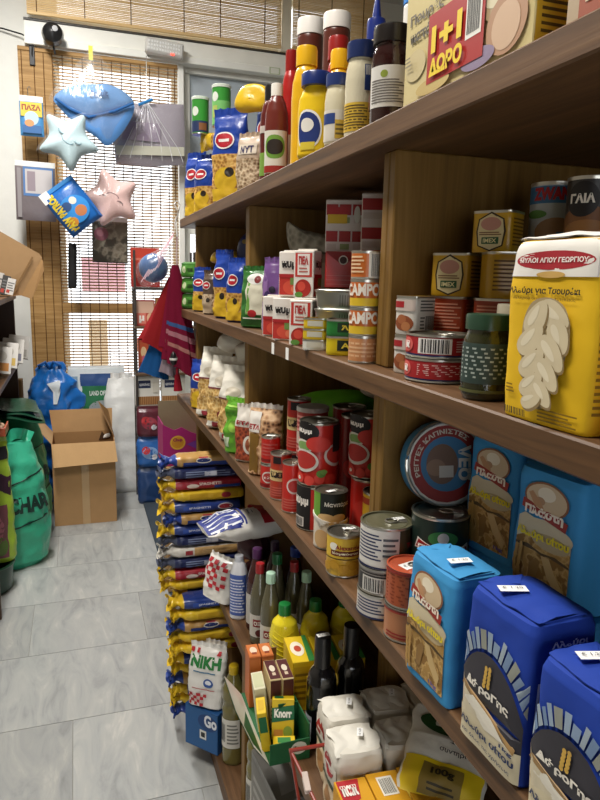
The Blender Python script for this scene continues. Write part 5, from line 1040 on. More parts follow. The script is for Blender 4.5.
# ---- stacked long pasta packs, their twisted ends reaching into the aisle
GS2 = 'long pasta packs stacked at the far end of the shelving'
def pack(kind, seed):
    col = dict(blue=('22397f', 'd6b22c', '22397f'), tan=('b28a4e', '27408a', '1c2c66'), red=('9f2430', 'd8b42a', '27408a'), yellow=('d8b42a', 'd8b42a', '2b448f'), white=('cfcac0', 'c9c5bc', 'b99a68'), navy=('1a2450', '4a5064', '1a2450'))[kind]
    t = thing('spaghetti_pack', '', 'pasta pack', (0, 0, 0), (0, -PI/2, 0), GS2); Ln = .30; w, th = .09, .0425
    L = Loft([(0, th*.85, w*.92, 4), (.01, th, w, 4), (.235, th*1.02, w*.99, 3.4), (.255, th*.88, w*.85, 2.8), (.268, th*.5, w*.6, 2.3), (.276, th*.55, w*.5, 2.2), (.29, th*.85, w*.75, 2.1), (.298, th*.7, w*.85, 2.1)], .003, 34, seed)
    b = MB(); b.loft(L, M(col[0], 'f'), 40, 20, 0, .25, (1, 0))
    sd = lambda u, v, o: L.front(.5+(v-.5), .78*(1-u), o+.0006)
    if kind == 'blue': it = [('r', .06, .3, .5, .7, '27479a'), ('t', 'SPAGHETTI', .15, .42, .5, .6, 'cfd4e6', .03), ('e', .75, .5, .13, .3, 'c3c0c8'), ('e', .75, .5, .11, .22, '8d2430')]
    elif kind == 'tan': it = [('r', .02, .1, .96, .5, '1f3478'), ('e', .35, .62, .13, .26, 'e0d9cb'), ('e', .35, .62, .11, .18, '1f2f68'), ('r', .27, .82, .42, .92, '9a2430')]
    elif kind == 'red': it = [('t', 'SPAGHETTI', .3, .45, .66, .7, 'e2cfc4', .03), ('r', .55, .1, .98, .4, '25408a'), ('e', .2, .4, .1, .2, 'd9c8bc')]
    elif kind == 'yellow': it = [('r', .1, .25, .9, .75, 'c49c20'), ('e', .7, .5, .08, .25, '9a2430')]
    elif kind == 'white': it = [('r', .25, .1, .98, .9, 'b4905c'), ('l', .3, .2, .9, .8, 4, 'c9ab7c'), ('r', .1, .3, .22, .7, '9a3038')]
    else: it = [('l', .1, .2, .9, .8, 3, '7a86a8'), ('r', .4, .3, .6, .7, 'b9bcc8')]
    b.deco(sd, it)
    tp = lambda u, v, o: L.right(v, .78*(1-u), o+.0006)
    if kind in ('blue', 'red', 'tan'): b.deco(tp, [('r', .1, .15, .6, .85, col[0]), ('e', .75, .5, .14, .3, 'c3c0c8'), ('e', .75, .5, .12, .22, '8d2430')] if kind == 'blue' else [('r', .3, .2, .9, .8, 'b28a4e')])
    b.build('pack', t)
    e = MB(); e.loft(L, M(col[1], 'f'), 40, 14, .25, .298, (0, 1))
    # ruffle of the gathered end
    e.grid(lambda u, v: ((th*.5*(.8+.5*v))*math.cos(2*PI*u)*(1+.25*math.sin(5*2*PI*u+seed)*v), (w*.42*(.8+.35*v))*math.sin(2*PI*u)*(1+.2*math.cos(7*2*PI*u)*v), .290+.016*v*(1+.4*math.sin(2*PI*3*u+seed))), 40, 5, M(col[1], 'f'), wrap=True)
    e.build('twisted_end', t)
    return t
KN = dict(blue='blue', tan='tan and navy', red='red', yellow='yellow', white='cream and silver', navy='navy and silver')
protos = {}
stackA = ['tan', 'navy', 'red', 'yellow', 'blue', 'tan', 'blue', 'navy', 'white', 'navy', 'red', 'yellow', 'blue', 'white', 'white', 'yellow', 'blue', 'blue', 'blue', 'yellow', 'tan', 'blue', 'yellow', 'tan', 'yellow', 'blue', 'tan', 'blue', 'yellow'][:24]
ORD = ['topmost', 'second', 'third', 'fourth', 'fifth', 'sixth', 'seventh', 'eighth', 'ninth', 'tenth', 'eleventh', 'twelfth', 'thirteenth', 'fourteenth', 'fifteenth', 'sixteenth', 'seventeenth', 'eighteenth', 'nineteenth', 'twentieth', 'twenty-first', 'twenty-second', 'twenty-third', 'twenty-fourth', 'twenty-fifth', 'twenty-sixth', 'twenty-seventh', 'twenty-eighth']
rn = random.Random(12)
def place(kind, loc, label, yaw):
    if kind not in protos:
        protos[kind] = pack(kind, len(protos)+1); o = protos[kind]; o.location = loc; o['label'] = label
        o.rotation_euler = (0, -PI/2, yaw)
    else: copy_tree(protos[kind], loc, (0, -PI/2, yaw), label)
nA = len(stackA); dz = .045; bot = ZE
for i, kd in enumerate(stackA):
    z = bot+dz*(nA-1-i)+.0185
    e = rn.uniform(-.012, .018)
    place(kd, (.585+e+(.03 if i > 11 else 0), 2.425+rn.uniform(-.006, .006), z), '%s pasta pack, %s in the tall stack' % (KN[kd], ORD[i]+('' if i == 0 else ' from the top')), rn.uniform(-.012, .012))
stackB = ['blue', 'yellow', 'tan', 'yellow', 'yellow']
for i, kd in enumerate(stackB):
    z = .410+dz*(len(stackB)-1-i)+.0185
    place(kd, (.605+rn.uniform(-.012, .014), 2.318, z), '%s long pasta pack, %s of the low pile on the brown carton' % (KN[kd], ['topmost', 'second from the top', 'middle one', 'second from the bottom', 'lowest'][i]), rn.uniform(-.03, .03))
# ================================================================== HANGING ON AND AROUND THE BLIND
YH = 5.62
def hang_hook(t, x, z0, z1, y=0):
    b = MB(); b.tube([(x, y, z0), (x, y+.02, (z0+z1)/2), (x, y, z1), (x+.012, y, z1+.012), (x+.02, y+.01, z1)], .003, M('8b8b88', 'm'), 6); b.build('hook', t)
# cap in its bag
t = thing('hanging_baseball_cap', 'light blue baseball cap hanging in a clear bag on the blind', 'cap', (.19, YH-.06, 3.02)); BLUE = M('5f8fc4', 'w')
def capo(P): return [((x-250)*.0029, -(y-290)*.0029) for x, y in P]
b = MB(); ol = smooth_outline(capo([(150, 268), (175, 240), (215, 225), (255, 220), (290, 217), (330, 233), (352, 262), (300, 288), (235, 310), (185, 293)]), 4); puff(b, ol, .15, BLUE, 9, True, .03, 2); b.build('crown', t)
b = MB(); ol = smooth_outline(capo([(150, 272), (190, 293), (235, 309), (300, 288), (350, 264), (335, 312), (284, 372), (250, 352), (210, 330), (175, 302)]), 4); puff(b, ol, .07, M('5584bd', 'w'), 8, True, .03, 4); b.v = [(x, y-.04, z) for x, y, z in b.v]; b.build('brim', t)
b = MB(); b.tube([(x, -.085, z) for x, z in capo([(155, 272), (190, 294), (235, 309), (300, 288), (347, 264)])], .010, M('2f5a90', 'w'), 8)
gv, gf = glyphs('Cocult', .03); b.add([(-.04+.14*x, -.088-.01*math.sin(PI*x), .085+.045*y+.02*x) for x, y in gv], gf, M('2b4f80', 's')); b.build('band', t)
b = MB(); ol = smooth_outline([(-.02, .44), (-.16, .28), (-.31, .10), (-.29, .02), (-.1, -.13), (.06, -.25), (.14, -.23), (.28, -.02), (.31, .12), (.14, .30), (.03, .43)], 4); puff(b, ol, .2, film(), 7, False, .03, 9); b.build('clear_bag', t)
b = MB(); b.box(-.03, -.03, .36, .0, -.02, .46, M('c9c13a', 's')); b.build('paper_tag', t)
# star shaped cushions
def star(name, lb, loc, R, r, rot, col, eyes, th=.14, tilt=0):
    t = thing(name, lb, 'cushion', loc, (0, rot, 0), None); b = MB(); pts = []
    for i in range(10):
        a = PI/2+2*PI*i/10; q = R if i % 2 == 0 else r; pts.append((q*math.cos(a), q*math.sin(a)))
    puff(b, smooth_outline(pts, 5), th, M(col, 'w'), 10, True, .0, 1)
    b.build('cushion', t)
    f = MB(); yy = -th/2-.004
    for s in (-1, 1): f.tube([(s*R*.28+R*.13*math.cos(a), yy+.012*abs(math.cos(a)), R*.12-R*.1*math.sin(a)) for a in [PI*k/8 for k in range(9)]], .004, M(eyes, 's'), 5)
    f.tube([(R*.2*math.cos(a), yy+.006, -R*.05-R*.1*math.sin(a)) for a in [PI*k/8 for k in range(9)]], .004, M(eyes, 's'), 5)
    f.build('stitched_face', t)
    w = MB(); puff(w, smooth_outline([(x*1.12, z*1.12) for x, z in pts], 3), th*1.25, film(), 6, False, .02, 5); w.build('clear_bag', t)
star('star_cushion', 'pale blue star cushion in clear bag, left of the cap', (-.005, YH-.27, 2.765), .215, .135, math.radians(32), 'b3ccd2', '5d8795')
star('star_cushion', 'pink star cushion in clear bag, right of the blue printed bag', (.30, YH-.03, 2.40), .225, .145, math.radians(200), 'ebc4be', '7d5558')
# clear textile bag
t = thing('hanging_towel_bag', 'grey textile set in clear bag hanging by a blue clip, right of the cap', 'bag', (.62, YH+.13, 2.69)); b = MB()
puff(b, [(-.27, 0), (0, -.005), (.28, .03), (.285, .25), (.275, .5), (0, .48), (-.28, .45), (-.285, .2)], .09, M('9d95a0', 'f'), 6, True, .01, 3); b.build('textile', t)
b = MB(); b.grid(lambda u, v: (-.27+.54*u, -.052-.01*math.sin(PI*u), .06+.07*v+.03*u), 12, 2, M('b9b8a8', 'f')); b.grid(lambda u, v: (-.22+.3*u, -.053-.01*math.sin(PI*u), .18+.14*v), 10, 3, M('8d7f92', 'f')); b.build('card_band', t)
b = MB(); puff(b, [(-.285, -.02), (0, -.02), (.3, .01), (.3, .25), (.29, .53), (0, .5), (-.29, .47), (-.3, .2)], .13, film(), 6, False, .03, 8); b.build('clear_bag', t)
b = MB()
for k in range(7): b.tube([(-.03, -.055, .49), (-.2+.07*k, -.062, .2-.02*abs(k-3)), (-.25+.085*k, -.058, .04)], .0022, M('e6e6ea', 'f'), 4)
b.build('gathered_folds', t)
b = MB(); b.tube([(-.09, -.05, .45), (.02, -.06, .50)], .012, M('2a7ab8', 'g'), 8); b.build('clip', t); hang_hook(t, -.02, .5, .82, -.03)
def flat_pack(name, lb, cat, x, z, w, h, th, col, deco, tilt=0, y=YH, film_=True, mat=None):
    t = thing(name, lb, cat, (x, y, z), (0, math.radians(tilt), 0)); b = MB()
    puff(b, [(-w/2, 0), (0, 0), (w/2, 0), (w/2, h/2), (w/2, h), (0, h), (-w/2, h), (-w/2, h/2)], th, mat or M(col, 'f'), 6, True, .004, 2, .35)
    b.deco(lambda u, v, o: ((u-.5)*w, -th*.52-o, v*h), deco); b.build('pack', t)
    c = MB(); c.box(-w/2, -.003, h-.005, w/2, .003, h+.035, M('d9d9d6', 'f'), .001); c.build('header', t)
    return t
t = flat_pack('hanging_toy_packet', 'small blue and yellow toy packet at the left edge of the blind', 'packet', -.26, 2.82, .165, .25, .04, '4a86b8', [('r', .05, .55, .95, .95, 'd0b23a'), ('e', .5, .5, .3, .2, 'a9c0cf'), ('t', 'ΠΑΖΛ', .1, .72, .9, .88, '8a3a2a', .05), ('r', .1, .08, .9, .3, '2c5d94'), ('e', .4, .36, .2, .1, 'c98a5a')])
hang_hook(t, -.02, .28, .34)
flat_pack('picture_frame_pack', 'grey packaged picture board with blue rim hanging below the toy packet', 'packet', -.26, 2.205, .285, .40, .03, '6d6467', [('r', .2, .45, .95, .98, '4d74a8'), ('r', .25, .5, .92, .94, 'b9b4b4'), ('r', .05, .05, .15, .95, '8a8486'), ('r', .3, .54, .5, .9, '8d8088')], 1)
b_ = flat_pack('hanging_camouflage_pack', 'camouflage patterned packet with reddish flower hanging under the pink star', 'packet', .285, 1.905, .28, .335, .03, '6b6455', [('e', .25, .68, .2, .16, '8d5560'), ('e', .22, .7, .1, .08, 'a8707a'), ('r', .0, .0, 1, .03, '2f2c28')], 1, YH+.14, True, CAMO)
# printed blue bag
t = thing('hanging_crisps_bag', 'blue printed bag with large yellow lettering hanging askew under the pale blue star', 'bag', (.01, YH-.17, 2.30), (0, math.radians(-38), 0)); b = MB()
puff(b, [(-.14, -.17), (0, -.165), (.14, -.17), (.145, 0), (.14, .17), (0, .165), (-.14, .17), (-.145, 0)], .1, M('1f63b0', 'f'), 8, True, .012, 6, .4)
fm = lambda u, v, o: ((u-.5)*.28, -.052-.006-o+.035*abs(2*u-1)**2.5+.02*abs(2*v-1)**3, (v-.5)*.34)
b.deco(fm, [('e', .5, .45, .4, .3, '2f86cf'), ('e', .62, .36, .16, .12, 'b9754a'), ('e', .36, .58, .14, .1, '2a4a7a'), ('e', .6, .62, .1, .08, 'd8d2c8'), ('e', .28, .25, .12, .1, 'c9892f')])
gv, gf = glyphs('PAW', .06); b.add([fm(.06+.24*(1-y), .08+.34*x, .004) for x, y in gv], gf, M('e3c93a', 's'))
gv, gf = glyphs('PATROL', .06); b.add([fm(.06+.22*(1-y), .46+.5*x, .004) for x, y in gv], gf, M('e3c93a', 's'))
b.build('bag', t)
b = MB(); b.box(-.14, -.01, .165, .14, .01, .195, M('3a86c8', 'f'), .002); b.build('top_seal', t)
b = MB(); b.box(-.15, -.03, .12, -.08, -.025, .2, M('e9e6e0', 'p')); b.build('paper_tag', t)
b = MB(); ol = smooth_outline([(-.03, .16), (.0, .165), (.03, .16), (.036, 0), (.042, -.17), (.01, -.178), (-.022, -.18), (-.027, 0)], 2); puff(b, ol, .03, M('1c1c1e', 's'), 5); o = b.build('hanging_sheath', None, (-.015, YH+.04, 1.88), (0, math.radians(4), 0)); tag(o, 'narrow black sheath hanging in front of the bright blind', 'sheath')
o['label'] = 'narrow black strip shaped sheath hanging in front of the bright blind'
# alarm dome and cable, emergency light
t = thing('mounted_camera', 'round black dome camera fixed at the left end of the white rail', 'camera', (-.09, 5.78, 3.60)); b = MB()
b.lathe([(.0, -.085), (.04, -.08), (.07, -.055), (.08, -.01), (.078, .03), (.06, .065), (.03, .08), (.0, .082)], M('1b1b1c', 'g'), 28); b.v = [(x, z, y) for x, y, z in [(a, b_2, c) for a, b_2, c in b.v]]; b.f = [f[::-1] for f in b.f]; b.build('dome', t)
b = MB(); b.lathe([(.0, -.004), (.02, -.004), (.024, .002), (.0, .004)], M('55565a', 'g'), 18); b.v = [(x+.018, -.086+z, y+.018) for x, y, z in b.v]; b.build('lens', t)
b = MB(); b.tube([(0, .05, 0), (0, .11, .0)], .02, M('222224', 's'), 10); b.tube([(0, .02, -.07), (.01, .03, -.13)], .008, M('222224', 's'), 6); b.build('bracket', t)
t = thing('mounted_cable', 'black cable running from the left edge to a bracket on the wall', 'cable', (-.3, YW-.02, 3.6)); b = MB(); b.tube([(-.30, 0, .06), (-.15, -.02, .045), (-.02, -.03, .02), (.06, -.06, -.02), (.05, -.05, -.12), (.06, -.04, -.2)], .006, M('1c1c1e', 's'), 6); b.build('cord', t); b = MB(); b.box(.03, -.05, -.2, .07, -.0, .03, M('2a2a2c', 's'), .004); b.build('bracket', t)
t = thing('mounted_emergency_light', 'white emergency light with red indicator on the white rail', 'light', (.755, 5.82, 3.615), (0, math.radians(4), 0)); b = MB(); b.box(-.15, -.045, -.055, .15, .05, .055, M('c9c8c4', 's'), .014); b.build('housing', t)
b = MB()
for i in range(12):
    for j in range(3): b.box(-.125+.0215*i-.007, -.049, -.03+.028*j-.008, -.125+.0215*i+.007, -.044, -.03+.028*j+.008, M('e2e2e0', 'g'), .002)
b.build('diffuser', t); b = MB(); b.box(.05, -.05, -.052, .075, -.044, -.04, emit('red_led', 'ff3a2a', 3)); b.build('indicator', t)
b = MB(); b.box(-.05, -.004, -.03, .05, 0, .03, M('dfe0d4', 'p')); b.deco(lambda u, v, o: (-.05+.1*u, -.0045-o, -.03+.06*v), [('r', .05, .05, .95, .95, '9fae7a'), ('r', .12, .12, .88, .88, 'dfe0d4')]); o = b.build('rail_sticker', None, (1.70, YW-.102, 3.57)); tag(o, 'small green bordered sticker on the white rail beside the post', 'sticker')
# ---- hung from the far end of the top shelf
t = thing('toy_ball', 'blue ball in a pink net bag hanging from the shelf end', 'ball', (.325, 2.95, 1.845)); b = MB(); R_ = .062
b.lathe([(R_*math.sin(PI*k/14), -R_*math.cos(PI*k/14)) for k in range(15)], M('2f5f9c', 'g'), 24); b.build('ball', t)
b = MB(); ol = smooth_outline([(.09, .14), (.03, .085), (-.05, .04), (-.075, -.02), (-.05, -.08), (.01, -.075), (.06, -.02), (.085, .06)], 4); puff(b, ol, .15, film(), 7, True, .01, 3); b.build('clear_bag', t)
b = MB()
for k in range(6): b.tube([(.088, 0, .15), (.045-.012*k, -.05, .06-.01*k), (.01-.014*k, -.066, -.0-.012*k)], .0016, M('d9a9b8', 'f'), 4)
b.build('net', t)
b = MB(); b.tube([(.088, 0, .15), (.093, 0, .19), (.1, -.0, .22)], .003, M('e6e0e2', 'w'), 5); b.build('string', t)
t = thing('hook_strap', 'white plastic hook and cord on the far end of the top shelf', 'hook', (.425, 2.93, ZA-.02)); b = MB()
b.tube([(-.0, 0, .06), (-.012, 0, .085), (0, 0, .1), (.012, 0, .085), (.004, 0, .05), (-.004, 0, .0), (.0, 0, -.05)], .004, M('e9e7e4', 'g'), 6); b.build('hook', t)
b = MB(); b.tube([(0, 0, -.05), (-.004, 0, -.12), (0, 0, -.22)], .003, M('d9c0c4', 'w'), 5); b.build('cord', t)
def cloth(lb, loc, top, bot, h, col, pleats, slant, skew, seed, stripes=None, cat='cloth'):
    t = thing('hanging_cloth', lb, cat, loc, 0, 'cloths hanging from the shelf end'); b = MB(); m = M(col, 'w')
    def f(u, v, k=1.0):
        a = 2*PI*u; z = -h*v*(1+slant*math.cos(a)*v); r = (top+(bot-top)*v**.8)*k
        q = 1+.16*v*math.sin(pleats*a+seed)+.06*v*math.sin(pleats*2.3*a+seed*2)
        return (r*q*math.cos(a)+skew*v*h, r*.55*q*math.sin(a), z)
    b.grid(f, 60, 20, m, wrap=True); b.grid(lambda u, v: f(1-u, v, .96), 60, 20, m, wrap=True)
    if stripes:
        for s0, s1, c in stripes: b.grid(lambda u, v: f(.5+.45*u, s0+(s1-s0)*v, 1.02), 30, 2, M(c, 'w'))
    b.build('fabric', t); return t
t = cloth('orange red cloth hanging at the left of the bundle on the shelf end', (.405, 2.955, 1.81), .014, .080, .32, '8f2226', 5, .16, -.2, 1)
t = cloth('crimson cloth with striped border hanging at the right of the bundle', (.410, 2.90, 1.86), .014, .078, .46, '741832', 6, .12, .06, 3, [(.55, .59, '3f5a8c'), (.64, .69, 'a8707a'), (.76, .80, 'a8706a')])
b = MB(); b.tube([(0, -.03, -.44), (0, -.03, -.48)], .006, M('8a2230', 'w'), 6); b.tube([(0, -.03, -.47), (.003, -.03, -.54)], .011, M('96202f', 'w'), 9, .02); b.build('tassel', t)
cloth('crimson cloth hanging between the orange red and the striped one', (.405, 2.915, 1.85), .010, .045, .37, '7c1a34', 5, .08, -.04, 5)
t = cloth('blue cloth showing below the orange red one', (.350, 2.965, 1.575), .020, .058, .20, '1d4f86', 4, .1, -.16, 7)
cloth('grey and mauve cloth peeping out below the crimson ones', (.398, 2.935, 1.57), .014, .04, .19, '8f8088', 5, .1, -.08, 9)
b = MB(); b.lathe([(.004, 0), (.013, .01), (.016, .03), (.010, .05), (.002, .06)], M('1b1b1d', 'g'), 14); b.lathe([(.0, .018), (.017, .024), (.017, .032), (.0, .038)], M('d9d9d4', 'g'), 14); o = b.build('black_pendant', None, (.385, 2.80, 1.44)); tag(o, 'small black and white pendant among the hanging cloths', 'pendant')
# ================================================================== BACK RACK
t = thing('display_rack', 'low dark display rack of packets standing by the back door', 'rack', (.66, 5.42, 0)); DK = M('3a3430', 's')
for z in (.78, 1.05, 1.42, 1.72):
    b = MB(); b.box(-.23, -.14, z-.02, .25, .05, z, M('5a4632', 's') if z < 1.5 else DK, .002); b.build('shelf', t)
for x in (-.23, .23):
    for y in (-.13, .03):
        b = MB(); b.box(x, y, 0, x+.018, y+.018, 2.0, DK, .002); b.build('post', t)
GR = 'goods on the display rack'
carton('display_card', 'orange red display card standing on top of the rack', (.53, 5.40, 1.722), .22, .05, .30, 0, 'b83a2a', {'front': [('r', .0, .68, 1., .74, 'c96a58'), ('y', [(.0, .2), (.6, .35), (1, .3), (1, 0), (0, 0)], '98261e')]}, GR, 'card')
carton('snack_box', 'red and white snack box with glowing picture on the upper rack shelf', (.515, 5.375, 1.421), .15, .08, .20, 0, 'b8443a', {'front': [('r', .05, .5, .95, .95, 'd9b09a'), ('r', .1, .08, .55, .5, 'd8796a'), ('t', 'μ', .2, .12, .46, .4, 'efe6de', .05), ('e', .75, .3, .16, .2, 'e0b090')]}, GR, 'box')
carton('snack_box', 'cream and orange snack box right of the red and white one', (.65, 5.375, 1.421), .1, .08, .22, 0, 'c98a5a', {'front': [('e', .5, .6, .35, .2, 'dcc8a4'), ('r', .1, .1, .9, .3, 'a8342a')]}, GR, 'box')
for k, (x, c, lb) in enumerate(((.50, 'b8502f', 'orange packet on the middle rack shelf, left'), (.58, 'd9cdb8', 'cream packet on the middle rack shelf, centre'), (.68, 'c06a3a', 'reddish packet on the middle rack shelf, right'))):
    carton('snack_packet', lb, (x, 5.375, 1.051), .075, .07, .27-.03*k, 0, c, {'front': [('e', .5, .6, .3, .16, 'd8b48a'), ('r', .1, .1, .9, .3, '7d2a24'), ('e', .5, .4, .2, .1, 'b9566a')]}, GR, 'packet')
for k, (x, lb) in enumerate(((.525, 'white breadstick box with dark label on the lower rack shelf, left'), (.73, 'white breadstick box with dark label on the lower rack shelf, right'))):
    carton('breadstick_box', lb, (x, 5.37, .781), .19, .1, .24, 0, 'd9d6ce', {'front': [('r', .12, .60, .62, .86, '26304f'), ('t', 'κριτσίνια', .16, .66, .58, .78, 'd9d9de', .03), ('r', .0, .04, 1, .32, 'b98a5a')]+[('r', .03+.075*i, .04, .075+.075*i, .32, '8a5c34') for i in range(13)]+[('r', .7, .45, .95, .8, 'c9c4b8')]}, GR, 'box')
for k, (z, c, lb) in enumerate(((.002, '24406e', 'dark blue sack at the foot of the rack'), (.31, '2d62a8', 'blue and red snack bag lying above the dark blue sack'), (.555, '5a2430', 'dark red snack bag under the breadstick boxes'))):
    t = thing('snack_sack', lb, 'bag', (.52, 5.235, z), 0, 'bags in front of the rack'); b = MB(); h = (.285, .225, .22)[k]
    L = Loft([(0, .17, .07, 3), (.02, .19, .09, 3), (h*.5, .20, .1, 2.6), (h*.9, .19, .06, 2.6), (h, .18, .02, 2.2)], .008, 22, k+70); b.loft(L, M(c, 'f'), 36, 16)
    if k: b.deco(L.front, [('e', .5, .5, .3, .22, '7fa0d0' if k == 1 else '8d3040'), ('e', .35, .6, .16, .14, 'b8343a'), ('e', .68, .35, .12, .1, 'd9d9e2')])
    b.build('sack', t); s = MB(); s.box(-.085, -.004, h-.002, .085, .004, h+.02, M(c, 'f'), .001); s.build('seal', t)
b = MB(); b.box(.46, 3.25, 0, 1.05, 5.2, .012, M('3b434c', 'w'), .003); o = b.build('floor_mat', None); tag(o, 'dark grey floor mat beyond the end of the shelving', 'mat')
# magenta display box beyond the shelving on a crate
carton('crate', 'plain cardboard box under the magenta display box', (.62, 3.75, .0125), .34, .3, .745, 0, 'a08058', {'front': [('r', .45, 0, .55, 1, 'b39468')], 'left': [('r', .1, .9, .9, .93, '8a6a44')]}, None, 'carton', 'c')
t = thing('display_box', 'magenta cut out display box with yellow badge beyond the pasta packs', 'display box', (.60, 3.75, .76)); b = MB(); MG = M('a3246e', 's')
prof = [(-.165, 0), (.165, 0), (.165, .21), (.12, .185), (.07, .20), (.03, .175), (-.01, .19), (-.06, .22), (-.1, .205), (-.14, .225), (-.165, .24)]
nn = len(prof); b.add([(x, -.12, z) for x, z in prof]+[(x, -.117, z) for x, z in prof], [tuple(range(nn)), tuple(range(nn, 2*nn))[::-1]]+[(i, nn+i, nn+(i+1) % nn, (i+1) % nn) for i in range(nn)], MG)
fm = lambda u, v, o: (-.165+.33*u, -.1205-o, .24*v)
b.deco(fm, [('e', .25, .55, .13, .17, 'd9a83a'), ('e', .25, .55, .10, .13, 'c98a2a'), ('t', 'Chup', .17, .56, .33, .66, '8a1f4a', .04), ('y', [(.4, .5), (.55, .58), (.8, .48), (.95, .5), (.9, .38), (.6, .36)], '7a3a9a'), ('r', .4, .16, .6, .3, '8a2a8a'), ('e', .72, .26, .1, .1, 'c05aa0')])
b.build('front_panel', t, smooth=0)
b = MB(); b.box(-.165, -.117, 0, -.161, .12, .24, MG); b.box(.161, -.117, 0, .165, .12, .3, MG); b.build('side_panel', t, smooth=0)
b = MB(); b.box(-.161, .116, 0, .161, .12, .33, M('8f8268', 'c')); b.build('back_panel', t, smooth=0)
b = MB(); b.box(-.161, -.117, 0, .161, .116, .004, MG); b.build('base', t, smooth=0)
# ================================================================== LEFT SIDE
t = thing('shelving_unit', 'wooden shelf at the left edge by the white wall', 'shelf', (-.62, 4.7, 0))
for z, nm in ((1.16, 1), (1.652, 2)):
    b = MB(); b.box(-.22, -1.2, z-.035, .20, .72 if z > 1.3 else .86, z, M('6f5640', 's') if 0 else W_EDGE, .003); b.build('shelf_board', t)
b = MB(); b.box(-.25, -1.2, 0, -.22, .86, 2.1, W_BACK); b.build('back_panel', t)
for y in (-1.15, .62):
    b = MB(); b.box(-.22, y, 0, .19, y+.03, 1.62, M('3f2a1c', 's'), .002); b.build('upright', t)
# flattened display carton leaning out of the upper board
t = thing('display_carton', 'brown display carton with open flaps on the left shelf', 'carton', (-.45, 4.98, 1.655))
CB = M('a58560', 'c')
def panel(nm, pts, th=.006, m=CB, yoff=0):
    b = MB(); n = len(pts); b.add([(x, yoff+y0, z) for x, y0, z in pts]+[(x, yoff+y0+th, z) for x, y0, z in pts], [tuple(range(n))[::-1], tuple(range(n, 2*n))]+[(i, (i+1) % n, n+(i+1) % n, n+i) for i in range(n)], m); return b.build(nm, t, smooth=0)
panel('side_panel', [(-.12, .0, .005), (.10, .0, .0), (.245, -.02, .26), (.23, -.02, .285), (-.02, -.01, .43), (-.12, 0, .46)])
panel('flap', [(.10, -.008, .0), (.17, -.06, -.02), (.255, -.09, .17), (.25, -.03, .24), (.24, -.02, .25)], .005, M('97764f', 'c'))
panel('crease', [(.03, -.018, .0), (.04, -.018, .0), (.19, -.035, .26), (.18, -.035, .265)], .004, M('8d6d48', 'c'))
panel('bottom_panel', [(-.12, -.2, .005), (.06, -.2, .002), (.1, -.005, .002), (-.12, -.005, .006)], .004, M('8a6a46', 'c'))
for k, (x, c, lb) in enumerate(((-.50, 'b9b4ae', 'grey and white packet in the brown display carton, left'), (-.455, '3a3836', 'dark packet in the brown display carton, middle'), (-.42, 'c9c6c2', 'white packet in the brown display carton, right'))):
    flat = carton('spice_packet', lb, (x, 4.86, 1.662), .05, .03, .15-.02*k, (math.radians(-8), math.radians(14), 0), c, {'front': [('l', .1, .2, .9, .8, 4, '6a6a6a'), ('r', .1, .1, .5, .3, 'a83a30')]}, 'packets in the display carton', 'packet')
for k in range(4):
    carton('envelope_packet', ('white packet with yellow print on the second left board, nearest', 'white packet with yellow print on the second left board, second', 'white packet on the second left board, third', 'white packet on the second left board, farthest one')[k], (-.47+.018*k, 4.45+.26*k, 1.19), .14, .03, .17, (math.radians(-16), math.radians(8), math.radians(8)), 'd5d1cb', {'front': [('r', .1, .1, .9, .4, ('c98a4a', 'd0b060', '7a7a8a', 'a8a49c')[k]), ('e', .5, .65, .3, .2, 'b9b4aa')], 'top': [('r', .05, .1, .95, .9, '5a4a36')]}, 'packets on the second left board', 'packet')
# big open cardboard box
t = thing('cardboard_box', 'large open cardboard box standing on the marble floor', 'box', (.02, 5.06, 0)); CC = M('b08a60', 'c'); CI = M('a37c52', 'c')
W2, D2, H2 = .218, .19, .615
def cp(nm, x0, y0, z0, x1, y1, z1, m, lab=None):
    b = MB(); b.box(x0, y0, z0, x1, y1, z1, m, .001); o = b.build(nm, t, smooth=0)
    if lab: o['label'] = lab
    return o
cp('front_panel', -W2, -D2, 0, W2, -D2+.006, H2, CC); cp('back_panel', -W2, D2-.006, 0, W2, D2, H2, CI)
cp('side_panel', -W2, -D2+.006, 0, -W2+.006, D2-.006, H2, CI); cp('side_panel', W2-.006, -D2+.006, 0, W2, D2-.006, H2, CI); cp('base', -W2+.006, -D2+.006, .001, W2-.006, D2-.006, .006, CI)
cp('tape', -.022, -D2-.0012, .0, .03, -D2-.0002, H2-.03, M('bb9a70', 'g'), 'strip of clear tape')
def flap(nm, pts, m=CC):
    b = MB(); n = len(pts); P = [Vector(p) for p in pts]; nr = (P[1]-P[0]).cross(P[2]-P[0]).normalized()*.004
    b.add([tuple(p) for p in P]+[tuple(p+nr) for p in P], [tuple(range(n))[::-1], tuple(range(n, 2*n))]+[(i, (i+1) % n, n+(i+1) % n, n+i) for i in range(n)], m); return b.build(nm, t, smooth=0)
flap('flap', [(-W2, -D2, H2), (W2, -D2, H2), (W2+.012, -D2-.075, H2-.135), (-W2+.012, -D2-.085, H2-.150)], M('bb966a', 'c'))
flap('flap', [(-W2, D2, H2), (W2, D2, H2), (W2+.005, D2+.02, H2+.17), (-W2-.02, D2+.025, H2+.17)], M('b58f64', 'c'))
flap('flap', [(-W2, -D2, H2), (-W2, D2, H2), (-W2-.15, D2-.03, H2+.20), (-W2-.135, -D2+.02, H2+.17)], M('bd9c74', 'c'))
flap('flap', [(W2, -D2+.12, H2), (W2, D2, H2), (W2-.03, D2, H2+.16), (W2-.10, D2-.05, H2+.24), (W2-.05, -D2+.18, H2+.12)], M('8f6c46', 'c'))
flap('torn_hole', [(.115, D2-.009, H2-.075), (.2, D2-.009, H2-.065), (.205, D2-.009, H2-.02), (.16, D2-.009, H2-.035), (.14, D2-.009, H2-.005)], M('4a3422', 'c'))
